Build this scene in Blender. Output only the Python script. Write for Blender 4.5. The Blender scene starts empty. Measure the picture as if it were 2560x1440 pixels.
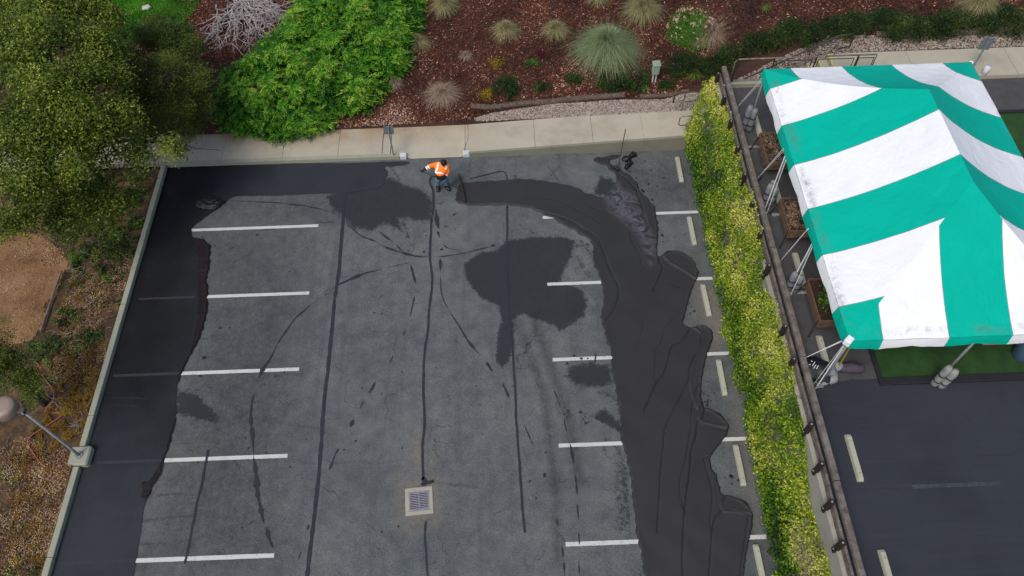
import bpy, bmesh, math, random
import numpy as np
from mathutils import Vector, Matrix, noise as mnoise

# ------------------------------------------------------------------ camera, world, sun, exposure
S = bpy.context.scene
COL = S.collection
CF, CP, CR, CYW = 1944.51, 0.982755, -0.0302368, 0.00759281
CAM = np.array([6.38704, -16.6324, 20.6981])

def cam_axes():
    cy, sy = math.cos(CYW), math.sin(CYW)
    fwd = np.array([sy*math.cos(CP), cy*math.cos(CP), -math.sin(CP)])
    rt = np.array([cy, -sy, 0.]); up = np.cross(rt, fwd)
    r2 = math.cos(CR)*rt + math.sin(CR)*up
    u2 = -math.sin(CR)*rt + math.cos(CR)*up
    return r2, u2, fwd
AX = cam_axes()
cd = bpy.data.cameras.new('camera'); cam = bpy.data.objects.new('camera', cd); COL.objects.link(cam)
cd.sensor_width = 36; cd.lens = CF/2560*36; cd.clip_end = 1500; cd.clip_start = .1
m = Matrix.Identity(4)
for i in range(3):
    m[i][0] = AX[0][i]; m[i][1] = AX[1][i]; m[i][2] = -AX[2][i]; m[i][3] = CAM[i]
cam.matrix_world = m
S.camera = cam

SUN_EL, SUN_AZ = math.radians(56), math.radians(218)      # azimuth clockwise from +Y
W = bpy.data.worlds.new('World'); S.world = W; W.use_nodes = True
wn = W.node_tree; bgn = wn.nodes['Background']
sky = wn.nodes.new('ShaderNodeTexSky'); sky.sky_type = 'NISHITA'; sky.sun_disc = False
sky.sun_elevation = SUN_EL; sky.sun_rotation = SUN_AZ
sky.air_density = 1.0; sky.dust_density = 3.0; sky.ozone_density = .7
wn.links.new(sky.outputs[0], bgn.inputs[0]); bgn.inputs[1].default_value = 0.12
sl = bpy.data.lights.new('sun', 'SUN'); so = bpy.data.objects.new('sun', sl); COL.objects.link(so)
sl.energy = 1.4; sl.angle = math.radians(24); sl.color = (1, .95, .88)
sd = Vector((math.sin(SUN_AZ)*math.cos(SUN_EL), math.cos(SUN_AZ)*math.cos(SUN_EL), math.sin(SUN_EL)))
so.rotation_euler = sd.to_track_quat('Z', 'Y').to_euler()
S.view_settings.view_transform = 'Standard'; S.view_settings.look = 'None'
S.view_settings.exposure = 0.62; S.view_settings.gamma = 1; S.view_settings.use_curve_mapping = False
S.render.engine = 'CYCLES'

rng = np.random.default_rng(11); random.seed(7)

# ------------------------------------------------------------------ pixel ray -> place
def G(px, py, z=0.):
    d = AX[2] + AX[0]*(px-1280)/CF - AX[1]*(py-720)/CF
    return CAM + d*((z-CAM[2])/d[2])
def GV(px, py, z=0.): return Vector(G(px, py, z))
def interp(x, xs, ys): return np.interp(x, xs, ys)
BX = [-30, 3, 5, 13.2, 14.2, 17.8, 19, 60]; BZ = [.13, .13, .15, .62, .64, 2.84, 2.86, 2.9]
def bank(x, y):
    x = np.asarray(x, float); y = np.asarray(y, float)
    z0 = interp(x, BX, BZ)
    t = np.clip(y-4.5, 0, 30)
    fade = np.clip((y-5.2)/3.0, 0, 1)
    k = .2*(1-np.clip((x-12)/8, 0, 1)*.45)
    return z0*(1-0*fade) + k*t + .05*np.sin(x*1.3+y*.7)*np.clip(t, 0, 1) + .03*np.sin(x*3.1-y*2.3)*np.clip(t, 0, 1)
def GB(px, py, dz=0.):
    z = 1.
    for _ in range(40):
        p = G(px, py, z); zn = float(bank(p[0], p[1]))+dz; z = .6*z+.4*zn
    p[2] = z; return p
ZU = 2.75      # upper lot level

# ------------------------------------------------------------------ materials
def lin(c): return c/12.92 if c <= .04045 else ((c+.055)/1.055)**2.4
def c(h, k=.75):
    h = h.lstrip('#'); return tuple(lin(int(h[i:i+2], 16)/255)*k for i in (0, 2, 4))+(1,)
def newmat(name):
    mt = bpy.data.materials.new(name); mt.use_nodes = True
    nt = mt.node_tree; return mt, nt, nt.nodes['Principled BSDF']
def nz(nt, scale, detail=6, rough=.6, vec=None, dist=0):
    n = nt.nodes.new('ShaderNodeTexNoise'); n.inputs['Scale'].default_value = scale
    n.inputs['Detail'].default_value = detail; n.inputs['Roughness'].default_value = rough
    n.inputs['Distortion'].default_value = dist
    if vec: nt.links.new(vec, n.inputs['Vector'])
    return n.outputs['Fac']
def ramp(nt, fac, stops):
    r = nt.nodes.new('ShaderNodeValToRGB'); nt.links.new(fac, r.inputs[0])
    e = r.color_ramp.elements
    while len(e) < len(stops): e.new(.5)
    for k, (p, col) in enumerate(stops): e[k].position = p; e[k].color = col
    return r.outputs[0]
def g1(v): return (v, v, v, 1)
def mix(nt, fac, a, b, mode='MIX'):
    n = nt.nodes.new('ShaderNodeMix'); n.data_type = 'RGBA'; n.blend_type = mode
    for s, v in ((n.inputs[0], fac), (n.inputs[6], a), (n.inputs[7], b)):
        if isinstance(v, (int, float)): s.default_value = v
        elif isinstance(v, tuple): s.default_value = v
        else: nt.links.new(v, s)
    return n.outputs[2]
def math_(nt, op, a, b=0., cl=False):
    n = nt.nodes.new('ShaderNodeMath'); n.operation = op; n.use_clamp = cl
    for s, v in ((n.inputs[0], a), (n.inputs[1], b)):
        if isinstance(v, (int, float)): s.default_value = v
        else: nt.links.new(v, s)
    return n.outputs[0]
def geo(nt): return nt.nodes.new('ShaderNodeNewGeometry').outputs['Position']
def attr(nt, name):
    n = nt.nodes.new('ShaderNodeAttribute'); n.attribute_name = name; return n.outputs['Fac']
def bump(nt, bs, h, strength=.3, dist=.02):
    n = nt.nodes.new('ShaderNodeBump'); n.inputs['Strength'].default_value = strength
    n.inputs['Distance'].default_value = dist; nt.links.new(h, n.inputs['Height']); nt.links.new(n.outputs[0], bs.inputs['Normal'])
def mat(name, stops, scale=6., rough=.85, bmp=.2, fine=60., finek=.25, metal=0., spec=.4):
    """two-scale noise colour over world position"""
    mt, nt, bs = newmat(name); p = geo(nt)
    a = nz(nt, scale, 6, .65, p)
    if len(stops) == 1: stops = [stops[0], tuple(v*1.12 for v in stops[0][:3])+(1,)]
    n = len(stops); col = ramp(nt, a, [(.28+.44*i/(n-1), s) for i, s in enumerate(stops)])
    f = nz(nt, fine, 4, .7, p)
    g = ramp(nt, f, [(.3, g1(1-finek)), (.7, g1(1+finek*.6))])
    col = mix(nt, 1., col, g, 'MULTIPLY')
    nt.links.new(col, bs.inputs['Base Color'])
    bs.inputs['Roughness'].default_value = rough; bs.inputs['Metallic'].default_value = metal
    bs.inputs['Specular IOR Level'].default_value = spec
    if bmp: bump(nt, bs, f, bmp, .01)
    return mt
def leafmat(name, cols, trans=.25, rough=.6):
    mt, nt, bs = newmat(name); v = attr(nt, 'v')
    n = len(cols); col = ramp(nt, v, [(i/(n-1), x) for i, x in enumerate(cols)])
    nt.links.new(col, bs.inputs['Base Color']); bs.inputs['Roughness'].default_value = rough
    bs.inputs['Specular IOR Level'].default_value = .25
    if trans:
        t = nt.nodes.new('ShaderNodeBsdfTranslucent'); nt.links.new(col, t.inputs[0])
        ms = nt.nodes.new('ShaderNodeMixShader'); ms.inputs[0].default_value = trans
        nt.links.new(bs.outputs[0], ms.inputs[1]); nt.links.new(t.outputs[0], ms.inputs[2])
        nt.links.new(ms.outputs[0], nt.nodes['Material Output'].inputs[0])
    return mt

M = {}
# old asphalt with blotchy stains carried by vertex distances
def asphalt():
    mt, nt, bs = newmat('old_asphalt'); p = geo(nt)
    big = nz(nt, .35, 5, .6, p); mid = nz(nt, 2.2, 6, .65, p); fn = nz(nt, 30, 6, .8, p)
    col = ramp(nt, big, [(.32, c('#494e50')), (.50, c('#5a5f60')), (.70, c('#6c6f6d'))])
    col = mix(nt, .55, col, ramp(nt, mid, [(.3, c('#44494b')), (.7, c('#6e706e'))]))
    # long faint tyre polish streaks down the aisle
    mp = nt.nodes.new('ShaderNodeMapping'); mp.inputs['Scale'].default_value = (2.2, .12, 1); nt.links.new(p, mp.inputs[0])
    st = nz(nt, 1.0, 4, .6, mp.outputs[0])
    col = mix(nt, ramp(nt, st, [(.52, g1(0)), (.75, g1(.45))]), col, c('#3f4548'))
    # pale and dark stones in the surface
    vo = nt.nodes.new('ShaderNodeTexVoronoi'); vo.inputs['Scale'].default_value = 28; nt.links.new(p, vo.inputs['Vector'])
    sp = ramp(nt, vo.outputs['Color'], [(.80, g1(0)), (.9, g1(.6))])
    dotm = math_(nt, 'MULTIPLY', sp, ramp(nt, vo.outputs['Distance'], [(.15, g1(1)), (.3, g1(0))]))
    col = mix(nt, dotm, col, c('#9a9a90'))
    col = mix(nt, 1., col, ramp(nt, fn, [(.33, g1(.55)), (.67, g1(1.5))]), 'MULTIPLY')
    # hairline cracks
    wv = nt.nodes.new('ShaderNodeTexNoise'); wv.inputs['Scale'].default_value = 1.6; wv.inputs['Detail'].default_value = 8; nt.links.new(p, wv.inputs['Vector'])
    va = nt.nodes.new('ShaderNodeVectorMath'); va.operation = 'MULTIPLY_ADD'; nt.links.new(wv.outputs['Color'], va.inputs[0]); va.inputs[1].default_value = (1.3, 1.3, 0); nt.links.new(p, va.inputs[2])
    ve = nt.nodes.new('ShaderNodeTexVoronoi'); ve.feature = 'DISTANCE_TO_EDGE'; ve.inputs['Scale'].default_value = .42; nt.links.new(va.outputs[0], ve.inputs['Vector'])
    ck = ramp(nt, ve.outputs['Distance'], [(0, g1(.75)), (.006, g1(0))])
    ck = math_(nt, 'MULTIPLY', ck, ramp(nt, nz(nt, .8, 3, .5, p), [(.48, g1(0)), (.58, g1(1))]))
    col = mix(nt, ck, col, c('#22272a'))
    # stains
    s = attr(nt, 'stain'); nn = nz(nt, 7, 8, .75, p); n2 = nz(nt, 38, 3, .7, p)
    gate = ramp(nt, s, [(.02, g1(0)), (.3, g1(1))])
    e = math_(nt, 'ADD', math_(nt, 'MULTIPLY', s, 1.5), math_(nt, 'SUBTRACT', math_(nt, 'MULTIPLY', math_(nt, 'SUBTRACT', nn, .5), 2.6), .25))
    e = math_(nt, 'ADD', e, math_(nt, 'MULTIPLY', math_(nt, 'SUBTRACT', n2, .5), 2.0))
    mk = math_(nt, 'MULTIPLY', ramp(nt, e, [(.42, g1(0)), (.78, g1(.9))]), gate)
    col = mix(nt, mk, col, mix(nt, n2, c('#171b1d'), c('#30363a')))
    s2 = attr(nt, 'faint'); e2 = math_(nt, 'MULTIPLY', s2, ramp(nt, nn, [(.35, g1(.3)), (.65, g1(1))]))
    col = mix(nt, e2, col, c('#1d2123'))
    t = attr(nt, 'tan'); e3 = math_(nt, 'MULTIPLY', t, ramp(nt, math_(nt, 'ADD', nn, math_(nt, 'MULTIPLY', n2, .3)), [(.5, g1(0)), (.72, g1(.85))]))
    col = mix(nt, math_(nt, 'MULTIPLY', e3, .75), col, c('#85796a'))
    nt.links.new(col, bs.inputs['Base Color'])
    r = nt.nodes.new('ShaderNodeMapRange'); nt.links.new(mk, r.inputs[0]); r.inputs[3].default_value = .9; r.inputs[4].default_value = .7
    nt.links.new(r.outputs[0], bs.inputs['Roughness']); bs.inputs['Specular IOR Level'].default_value = .2
    bump(nt, bs, fn, .5, .012)
    return mt
M['asphalt'] = asphalt()
def sealmat(name, a, b, rough, wear='#50525a', wk=.25, bmpk=.25, low=None):
    mt, nt, bs = newmat(name); p = geo(nt)
    big = nz(nt, .5, 5, .6, p); fn = nz(nt, 70, 3, .7, p)
    col = mix(nt, big, c(a), c(b))
    if low:
        sp_ = nt.nodes.new('ShaderNodeSeparateXYZ'); nt.links.new(p, sp_.inputs[0]); mr = nt.nodes.new('ShaderNodeMapRange'); nt.links.new(sp_.outputs[1], mr.inputs[0])
        mr.inputs[1].default_value = -5.; mr.inputs[2].default_value = -10.
        m2 = nt.nodes.new('ShaderNodeMapRange'); nt.links.new(sp_.outputs[0], m2.inputs[0]); m2.inputs[1].default_value = -4.6; m2.inputs[2].default_value = -1.5
        ff = math_(nt, 'MAXIMUM', mr.outputs[0], m2.outputs[0]); ff = math_(nt, 'ADD', ff, math_(nt, 'SUBTRACT', nz(nt, .9, 5, .6, p), .5), True)
        col = mix(nt, ff, col, mix(nt, big, c(low), c('#373b41')))
    mp = nt.nodes.new('ShaderNodeMapping'); mp.inputs['Scale'].default_value = (.5, 9, 1); nt.links.new(p, mp.inputs[0])
    st = nz(nt, 1.2, 5, .6, mp.outputs[0]); col = mix(nt, ramp(nt, st, [(.5, g1(0)), (.8, g1(wk))]), col, c(wear))
    col = mix(nt, 1., col, ramp(nt, fn, [(.3, g1(.8)), (.7, g1(1.18))]), 'MULTIPLY')
    nt.links.new(col, bs.inputs['Base Color'])
    rr = ramp(nt, nz(nt, 1.1, 4, .6, p), [(.3, g1(rough-.1)), (.7, g1(rough+.12))])
    nt.links.new(rr, bs.inputs['Roughness']); bs.inputs['Specular IOR Level'].default_value = .15
    bump(nt, bs, fn, bmpk, .006); return mt
M['seal'] = sealmat('dry_sealcoat', '#0e0e0f', '#1b1c1e', .72, '#34353a', .12, low='#2b2e33')
M['seal_up'] = sealmat('upper_sealcoat', '#282b31', '#3b3f46', .74, '#50545b', .15)
M['crackseal'] = sealmat('crack_sealer', '#292b31', '#363841', .75)
M['drip'] = sealmat('sealer_drips', '#262a2c', '#34383a', .7)
def wetmat():
    mt, nt, bs = newmat('wet_sealcoat'); p = geo(nt); fn = nz(nt, 60, 3, .7, p)
    col = mix(nt, nz(nt, .8, 5, .6, p), c('#252526'), c('#353536'))
    cz = attr(nt, 'crease_shade'); col = mix(nt, math_(nt, 'MULTIPLY', cz, .85), col, c('#080808'))  # groove shade painted in: base colour blackened along the folds and outer edge
    g = attr(nt, 'swirl')
    nn = nz(nt, 1.5, 2, .4, p, 3.2)
    sw = ramp(nt, nn, [(.30, g1(0)), (.42, g1(.2)), (.47, g1(.9)), (.52, g1(.25)), (.6, g1(.7)), (.66, g1(.1)), (.8, g1(.4))])
    col = mix(nt, math_(nt, 'MULTIPLY', sw, g), col, c('#68656c'))
    col = mix(nt, 1., col, ramp(nt, fn, [(.3, g1(.85)), (.7, g1(1.15))]), 'MULTIPLY')
    nt.links.new(col, bs.inputs['Base Color'])
    r = nt.nodes.new('ShaderNodeMapRange'); nt.links.new(g, r.inputs[0]); r.inputs[3].default_value = .66; r.inputs[4].default_value = .3
    nt.links.new(r.outputs[0], bs.inputs['Roughness']); bs.inputs['Specular IOR Level'].default_value = .3
    bump(nt, bs, fn, .12, .004); return mt
M['wet'] = wetmat()
def concrete(name, a, b, stain, sk=.5, dirt=None):
    mt, nt, bs = newmat(name); p = geo(nt)
    fn = nz(nt, 45, 4, .7, p); col = mix(nt, nz(nt, 1.2, 7, .65, p), c(a), c(b))
    col = mix(nt, ramp(nt, nz(nt, .7, 6, .7, p), [(.5, g1(0)), (.72, g1(sk))]), col, c(stain))
    if dirt:
        sep = nt.nodes.new('ShaderNodeSeparateXYZ'); nt.links.new(p, sep.inputs[0])
        yy = nt.nodes.new('ShaderNodeMapRange'); nt.links.new(sep.outputs[1], yy.inputs[0]); yy.inputs[1].default_value = 3.5; yy.inputs[2].default_value = 4.35
        xx = nt.nodes.new('ShaderNodeMapRange'); nt.links.new(sep.outputs[0], xx.inputs[0]); xx.inputs[1].default_value = 7; xx.inputs[2].default_value = 3
        d = math_(nt, 'MULTIPLY', yy.outputs[0], xx.outputs[0])
        d = math_(nt, 'MULTIPLY', d, ramp(nt, nz(nt, 1.8, 6, .7, p), [(.3, g1(.15)), (.6, g1(1))]))
        col = mix(nt, math_(nt, 'MULTIPLY', d, .7), col, c(dirt))
    col = mix(nt, 1., col, ramp(nt, fn, [(.3, g1(.86)), (.7, g1(1.1))]), 'MULTIPLY')
    nt.links.new(col, bs.inputs['Base Color']); bs.inputs['Roughness'].default_value = .9
    bs.inputs['Specular IOR Level'].default_value = .2
    bump(nt, bs, fn, .25, .008); return mt
M['walk'] = concrete('sidewalk_concrete', '#a69d89', '#bbb4a2', '#928c7c', .7, '#96744e')
M['walkup'] = concrete('upper_walk_concrete', '#a8a18d', '#b8b2a0', '#958d7a', .5)
M['curb'] = concrete('curb_concrete', '#8f917f', '#a5a692', '#7b7c68', .6)
M['curbface'] = concrete('weathered_face_concrete', '#79796a', '#8b8a78', '#686a58', .7)
M['wall'] = concrete('retaining_wall_concrete', '#8d8a7d', '#b0ada2', '#77756a', .7)
M['stop'] = concrete('wheel_stop_concrete', '#a3a391', '#b8b8a6', '#8d8d78', .4)
M['drainc'] = concrete('drain_collar_concrete', '#989584', '#b2af9f', '#7f7b69', .6)
def paint(name, col0, under, wear=.55):
    mt, nt, bs = newmat(name); p = geo(nt)
    n = math_(nt, 'ADD', math_(nt, 'MULTIPLY', nz(nt, 26, 6, .8, p), .7), math_(nt, 'MULTIPLY', nz(nt, 3, 4, .6, p), .3))
    col = mix(nt, ramp(nt, n, [(wear, g1(0)), (wear+.06, g1(.85))]), c(col0), c(under))
    nt.links.new(col, bs.inputs['Base Color']); bs.inputs['Roughness'].default_value = .8; return mt
M['paint'] = paint('white_line_paint', '#c4c5c1', '#6e7272', .545)
M['paintfaint'] = paint('sealed_over_line', '#2c2e34', '#1f2026', .42)
M['paintfaint2'] = paint('ghost_line', '#3e444d', '#24272d', .45)
M['paintold'] = paint('worn_white_paint', '#a5a39c', '#3c3b3a', .5)
M['yellow'] = mat('yellow_nosing', [c('#b9a93a'), c('#d8cc62')], 20)
M['whitep'] = mat('white_block_paint', [c('#bfc3c4'), c('#d5d8d8')], 8, .6, .1)
M['metal_dark'] = mat('dark_painted_steel', [c('#2c2622'), c('#40372f')], 10, .6, .1, spec=.4)
M['rail'] = mat('weathered_bronze_rail', [c('#463d35'), c('#6f665a'), c('#9b9488')], 9, .55, .1)
M['galv'] = mat('galvanised_steel', [c('#7f8486'), c('#a5a9ab')], 8, .5, .1, metal=.3)
M['galvd'] = mat('sign_back', [c('#737e83'), c('#8a959a')], 6, .5, .05, metal=.3)
M['wood'] = mat('weathered_grey_timber', [c('#4a423c'), c('#6b625a'), c('#8a8178')], 5, .9, .4, 40, .35)
M['wooddk'] = mat('dark_stained_post', [c('#1c1310'), c('#2e211b')], 10, .8, .4, 40, .35)
M['bolt'] = mat('bright_bolt', [c('#b9b9b4'), c('#d2d2cc')], 20, .4, 0, metal=.5)
M['planter'] = mat('planter_cedar', [c('#54402e'), c('#755b43')], 6, .85, .3, 40, .3)
M['bench'] = mat('orange_bench_board', [c('#a35f38'), c('#bf7548')], 6, .6, .1)
M['blackpl'] = mat('black_plastic', [c('#131519'), c('#22252b')], 9, .45, .2)
M['blackrub'] = mat('black_rubber', [c('#0d0c0c'), c('#1d1a1a')], 12, .5, .3)
M['edging'] = mat('black_edging', [c('#17171c'), c('#26262d')], 9, .6, .2)
M['bag_grey'] = mat('grey_weight_bag', [c('#6d6f76'), c('#8b8d93')], 7, .7, .2)
M['bag_white'] = mat('pale_sandbag', [c('#7d807c'), c('#a0a39e')], 7, .8, .2)
M['strapdk'] = mat('dark_webbing', [c('#26282d'), c('#34363c')], 9, .7, .1)
M['duffel'] = mat('mauve_duffel', [c('#3d3540'), c('#4e4452')], 7, .75, .2)
M['strapw'] = mat('white_webbing', [c('#dcdfe0', .95), c('#eceeee', .95)], 9, .6, .1)
M['strapy'] = mat('yellow_webbing', [c('#b9ae2c'), c('#cfc23c')], 9, .6, .1)
M['blue'] = mat('blue_grey_can', [c('#3a5264'), c('#4a6578')], 4, .45, .05)
M['turf'] = mat('artificial_turf', [c('#1b3a12'), c('#2c551d')], 3, .95, .8, 90, .6)
M['soil'] = mat('planter_soil', [c('#2b1811'), c('#452a1d')], 12, .95, .6, 40, .5)
M['mulch'] = mat('bark_mulch_ground', [c('#241612'), c('#40281f'), c('#573a2e')], 1.3, .95, .8, 25, .55)
M['dirt'] = mat('bare_brown_dirt', [c('#6a4c2f'), c('#84623f'), c('#8f7350')], 1.2, .95, .5, 20, .3)
M['sideg'] = mat('weedy_ground', [c('#2a1d14'), c('#4e3a26'), c('#7a5f36')], 2.2, .95, .8, 25, .5)
M['lawn'] = mat('lawn_soil', [c('#2d5a10'), c('#3d7d14'), c('#6a8a3a')], 2, .95, .6, 40, .5)
M['deadwood'] = mat('bleached_dead_wood', [c('#8d8583'), c('#bcb4b2')], 9, .85, .2)
M['twig'] = mat('pale_twigs', [c('#77695a'), c('#a3968a')], 9, .85, .2)
M['bark'] = mat('dark_bark', [c('#1b1612'), c('#332a22')], 9, .95, .6, 30, .4)
M['hose'] = mat('orange_hose', [c('#a0503a'), c('#b8664c')], 6, .6, .05)
M['rock'] = mat('white_rock', [c('#b5b0a4'), c('#cfcac0')], 3, .85, .4)
M['green_box'] = mat('utility_green', [c('#7f9482'), c('#93a896')], 4, .6, .05)
M['teal_box'] = mat('turquoise_lid', [c('#4f8f86'), c('#6aa89e')], 4, .6, .05)
M['wattle'] = mat('straw_wattle', [c('#3a302b'), c('#5d524a'), c('#786c62')], 14, .95, .8, 60, .5)
M['lamphead'] = mat('tan_lamp_housing', [c('#8d7a6c'), c('#9c8979')], 3, .5, .05)
M['lampbox'] = mat('dark_lamp_bracket', [c('#4a403a'), c('#5a4f48')], 5, .6, .05)
M['orange'] = mat('hi_vis_orange', [c('#ff6a10', 1), c('#ff8a1c', 1)], 5, .7, .1)
M['refl'] = mat('reflective_tape', [c('#e6e3e0', .9), c('#f4f2ee', .9)], 9, .5, 0)
M['blackcl'] = mat('black_cloth', [c('#0e0e10'), c('#1b1b1e')], 9, .9, .2)
M['jeans'] = mat('blue_jeans', [c('#44718e'), c('#74a0bc')], 9, .9, .2)
M['boots'] = mat('black_boots', [c('#120f0f'), c('#262021')], 14, .45, .3)
M['skin'] = mat('skin', [c('#8a5a40'), c('#96654a')], 6, .6, 0)
M['hair'] = mat('black_hair', [c('#080707'), c('#15100f')], 30, .7, .4)
M['glove'] = mat('grey_work_glove', [c('#7d7f82'), c('#a0a2a4')], 12, .8, .2)
M['grate'] = mat('cast_iron_grate', [c('#8d8b98'), c('#a8a6b0')], 12, .55, .2, metal=.2)
M['void'] = mat('drain_pit', [c('#050505'), c('#0a0a0a')], 5, .9, 0)
M['ground'] = mat('far_soil', [c('#4a3a2a'), c('#5e4a36')], .3, .95, .2)
G_OAK = [c('#18240a'), c('#364a14'), c('#5a7020'), c('#849432'), c('#b2b44c')]
G_OAK2 = [c('#18220c'), c('#303f14'), c('#4e6020'), c('#70802e'), c('#989c44')]
M['oak'] = leafmat('oak_leaves', G_OAK); M['oak2'] = leafmat('dark_oak_leaves', G_OAK2)
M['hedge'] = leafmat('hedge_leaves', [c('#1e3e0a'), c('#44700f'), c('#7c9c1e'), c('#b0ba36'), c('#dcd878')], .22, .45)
M['juniper'] = leafmat('juniper_sprays', [c('#0c260c'), c('#245c16'), c('#4f9020'), c('#80b632'), c('#b4cf50')], .3)
M['shrubdk'] = leafmat('dark_shrub_leaves', [c('#091206'), c('#14240b'), c('#243c12'), c('#3c541c'), c('#747f30')], .15)
M['shrubgr'] = leafmat('bright_shrub_leaves', [c('#1a340e'), c('#366a18'), c('#5c942a'), c('#92bc48')], .25)
M['yellowlf'] = leafmat('yellow_leaves', [c('#5a5410'), c('#9c8a14'), c('#c9a81e')], .25)
M['redlf'] = leafmat('dark_red_leaves', [c('#3a0c12'), c('#6a1420'), c('#80242a')], .2)
M['pink'] = leafmat('pink_blossom', [c('#c98f84'), c('#e0b0a4'), c('#ecc9bd')], .2)
M['grassblue'] = leafmat('blue_green_blades', [c('#4a6a3c'), c('#6f8c58'), c('#94a878'), c('#b5b894')], .3)
M['grasstan'] = leafmat('tan_green_blades', [c('#5d6234'), c('#8a8850'), c('#ada676'), c('#c6ba92')], .3)
M['grassdead'] = leafmat('dead_blades', [c('#7a5f4c'), c('#a08672'), c('#baa28c'), c('#cbb8a2')], .3)
M['lawnbl'] = leafmat('lawn_blades', [c('#1f5c0c'), c('#348c12'), c('#58a81c'), c('#8fae48')], .3)
M['weed'] = leafmat('ivy_and_weeds', [c('#202e10'), c('#34501a'), c('#527a24'), c('#84ac3a')], .25)
M['drygrass'] = leafmat('dry_orange_weeds', [c('#5a3c18'), c('#8a6424'), c('#a8822e'), c('#8f9032')], .25)
M['chips'] = leafmat('bark_chips', [c('#1d100d'), c('#472219'), c('#6e3a2a'), c('#9a6650'), c('#d8b8a0')], 0, .9)
M['litter'] = leafmat('leaf_litter', [c('#5a3a24'), c('#8a6644'), c('#b08c68'), c('#cdb292')], 0, .9)
M['pebble'] = leafmat('gravel_stones', [c('#54403a'), c('#7e6a60'), c('#94867a'), c('#b8aea0'), c('#70706e')], 0, .8)

# ------------------------------------------------------------------ building helpers
def tag(o, label=None, cat=None, group=None, kind=None):
    if label: o['label'] = label
    if cat: o['category'] = cat
    if group: o['group'] = group
    if kind: o['kind'] = kind
    return o
def link(name, me, m_, parent=None, smooth=False):
    o = bpy.data.objects.new(name, me); COL.objects.link(o)
    if m_ is not None and len(me.materials) == 0: me.materials.append(M[m_] if isinstance(m_, str) else m_)
    if smooth: me.polygons.foreach_set('use_smooth', [True]*len(me.polygons))
    if parent:
        o.parent = parent
        if parent.name in WORLDY: o.location = -parent.location
    return o
WORLDY = set()
def wempty(name, loc=(0, 0, 0)):
    o = empty(name, loc); WORLDY.add(o.name); return o
def empty(name, loc=(0, 0, 0), rz=0.):
    o = bpy.data.objects.new(name, None); COL.objects.link(o); o.location = loc; o.rotation_euler = (0, 0, rz)
    o.empty_display_size = .2; return o
def arr_mesh(name, V, F, face_attr=None, pt_attrs=None):
    V = np.asarray(V, np.float32); F = np.asarray(F, np.int32); k = F.shape[1]
    me = bpy.data.meshes.new(name)
    me.vertices.add(len(V)); me.vertices.foreach_set('co', V.ravel())
    me.loops.add(F.size); me.loops.foreach_set('vertex_index', F.ravel())
    me.polygons.add(len(F)); me.polygons.foreach_set('loop_start', np.arange(0, F.size, k, dtype=np.int32))
    me.polygons.foreach_set('loop_total', np.full(len(F), k, np.int32))
    me.update(calc_edges=True)
    if face_attr is not None:
        a = me.attributes.new('v', 'FLOAT', 'FACE'); a.data.foreach_set('value', np.asarray(face_attr, np.float32))
    for n_, v in (pt_attrs or {}).items():
        a = me.attributes.new(n_, 'FLOAT', 'POINT'); a.data.foreach_set('value', np.asarray(v, np.float32).ravel())
    return me
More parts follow.
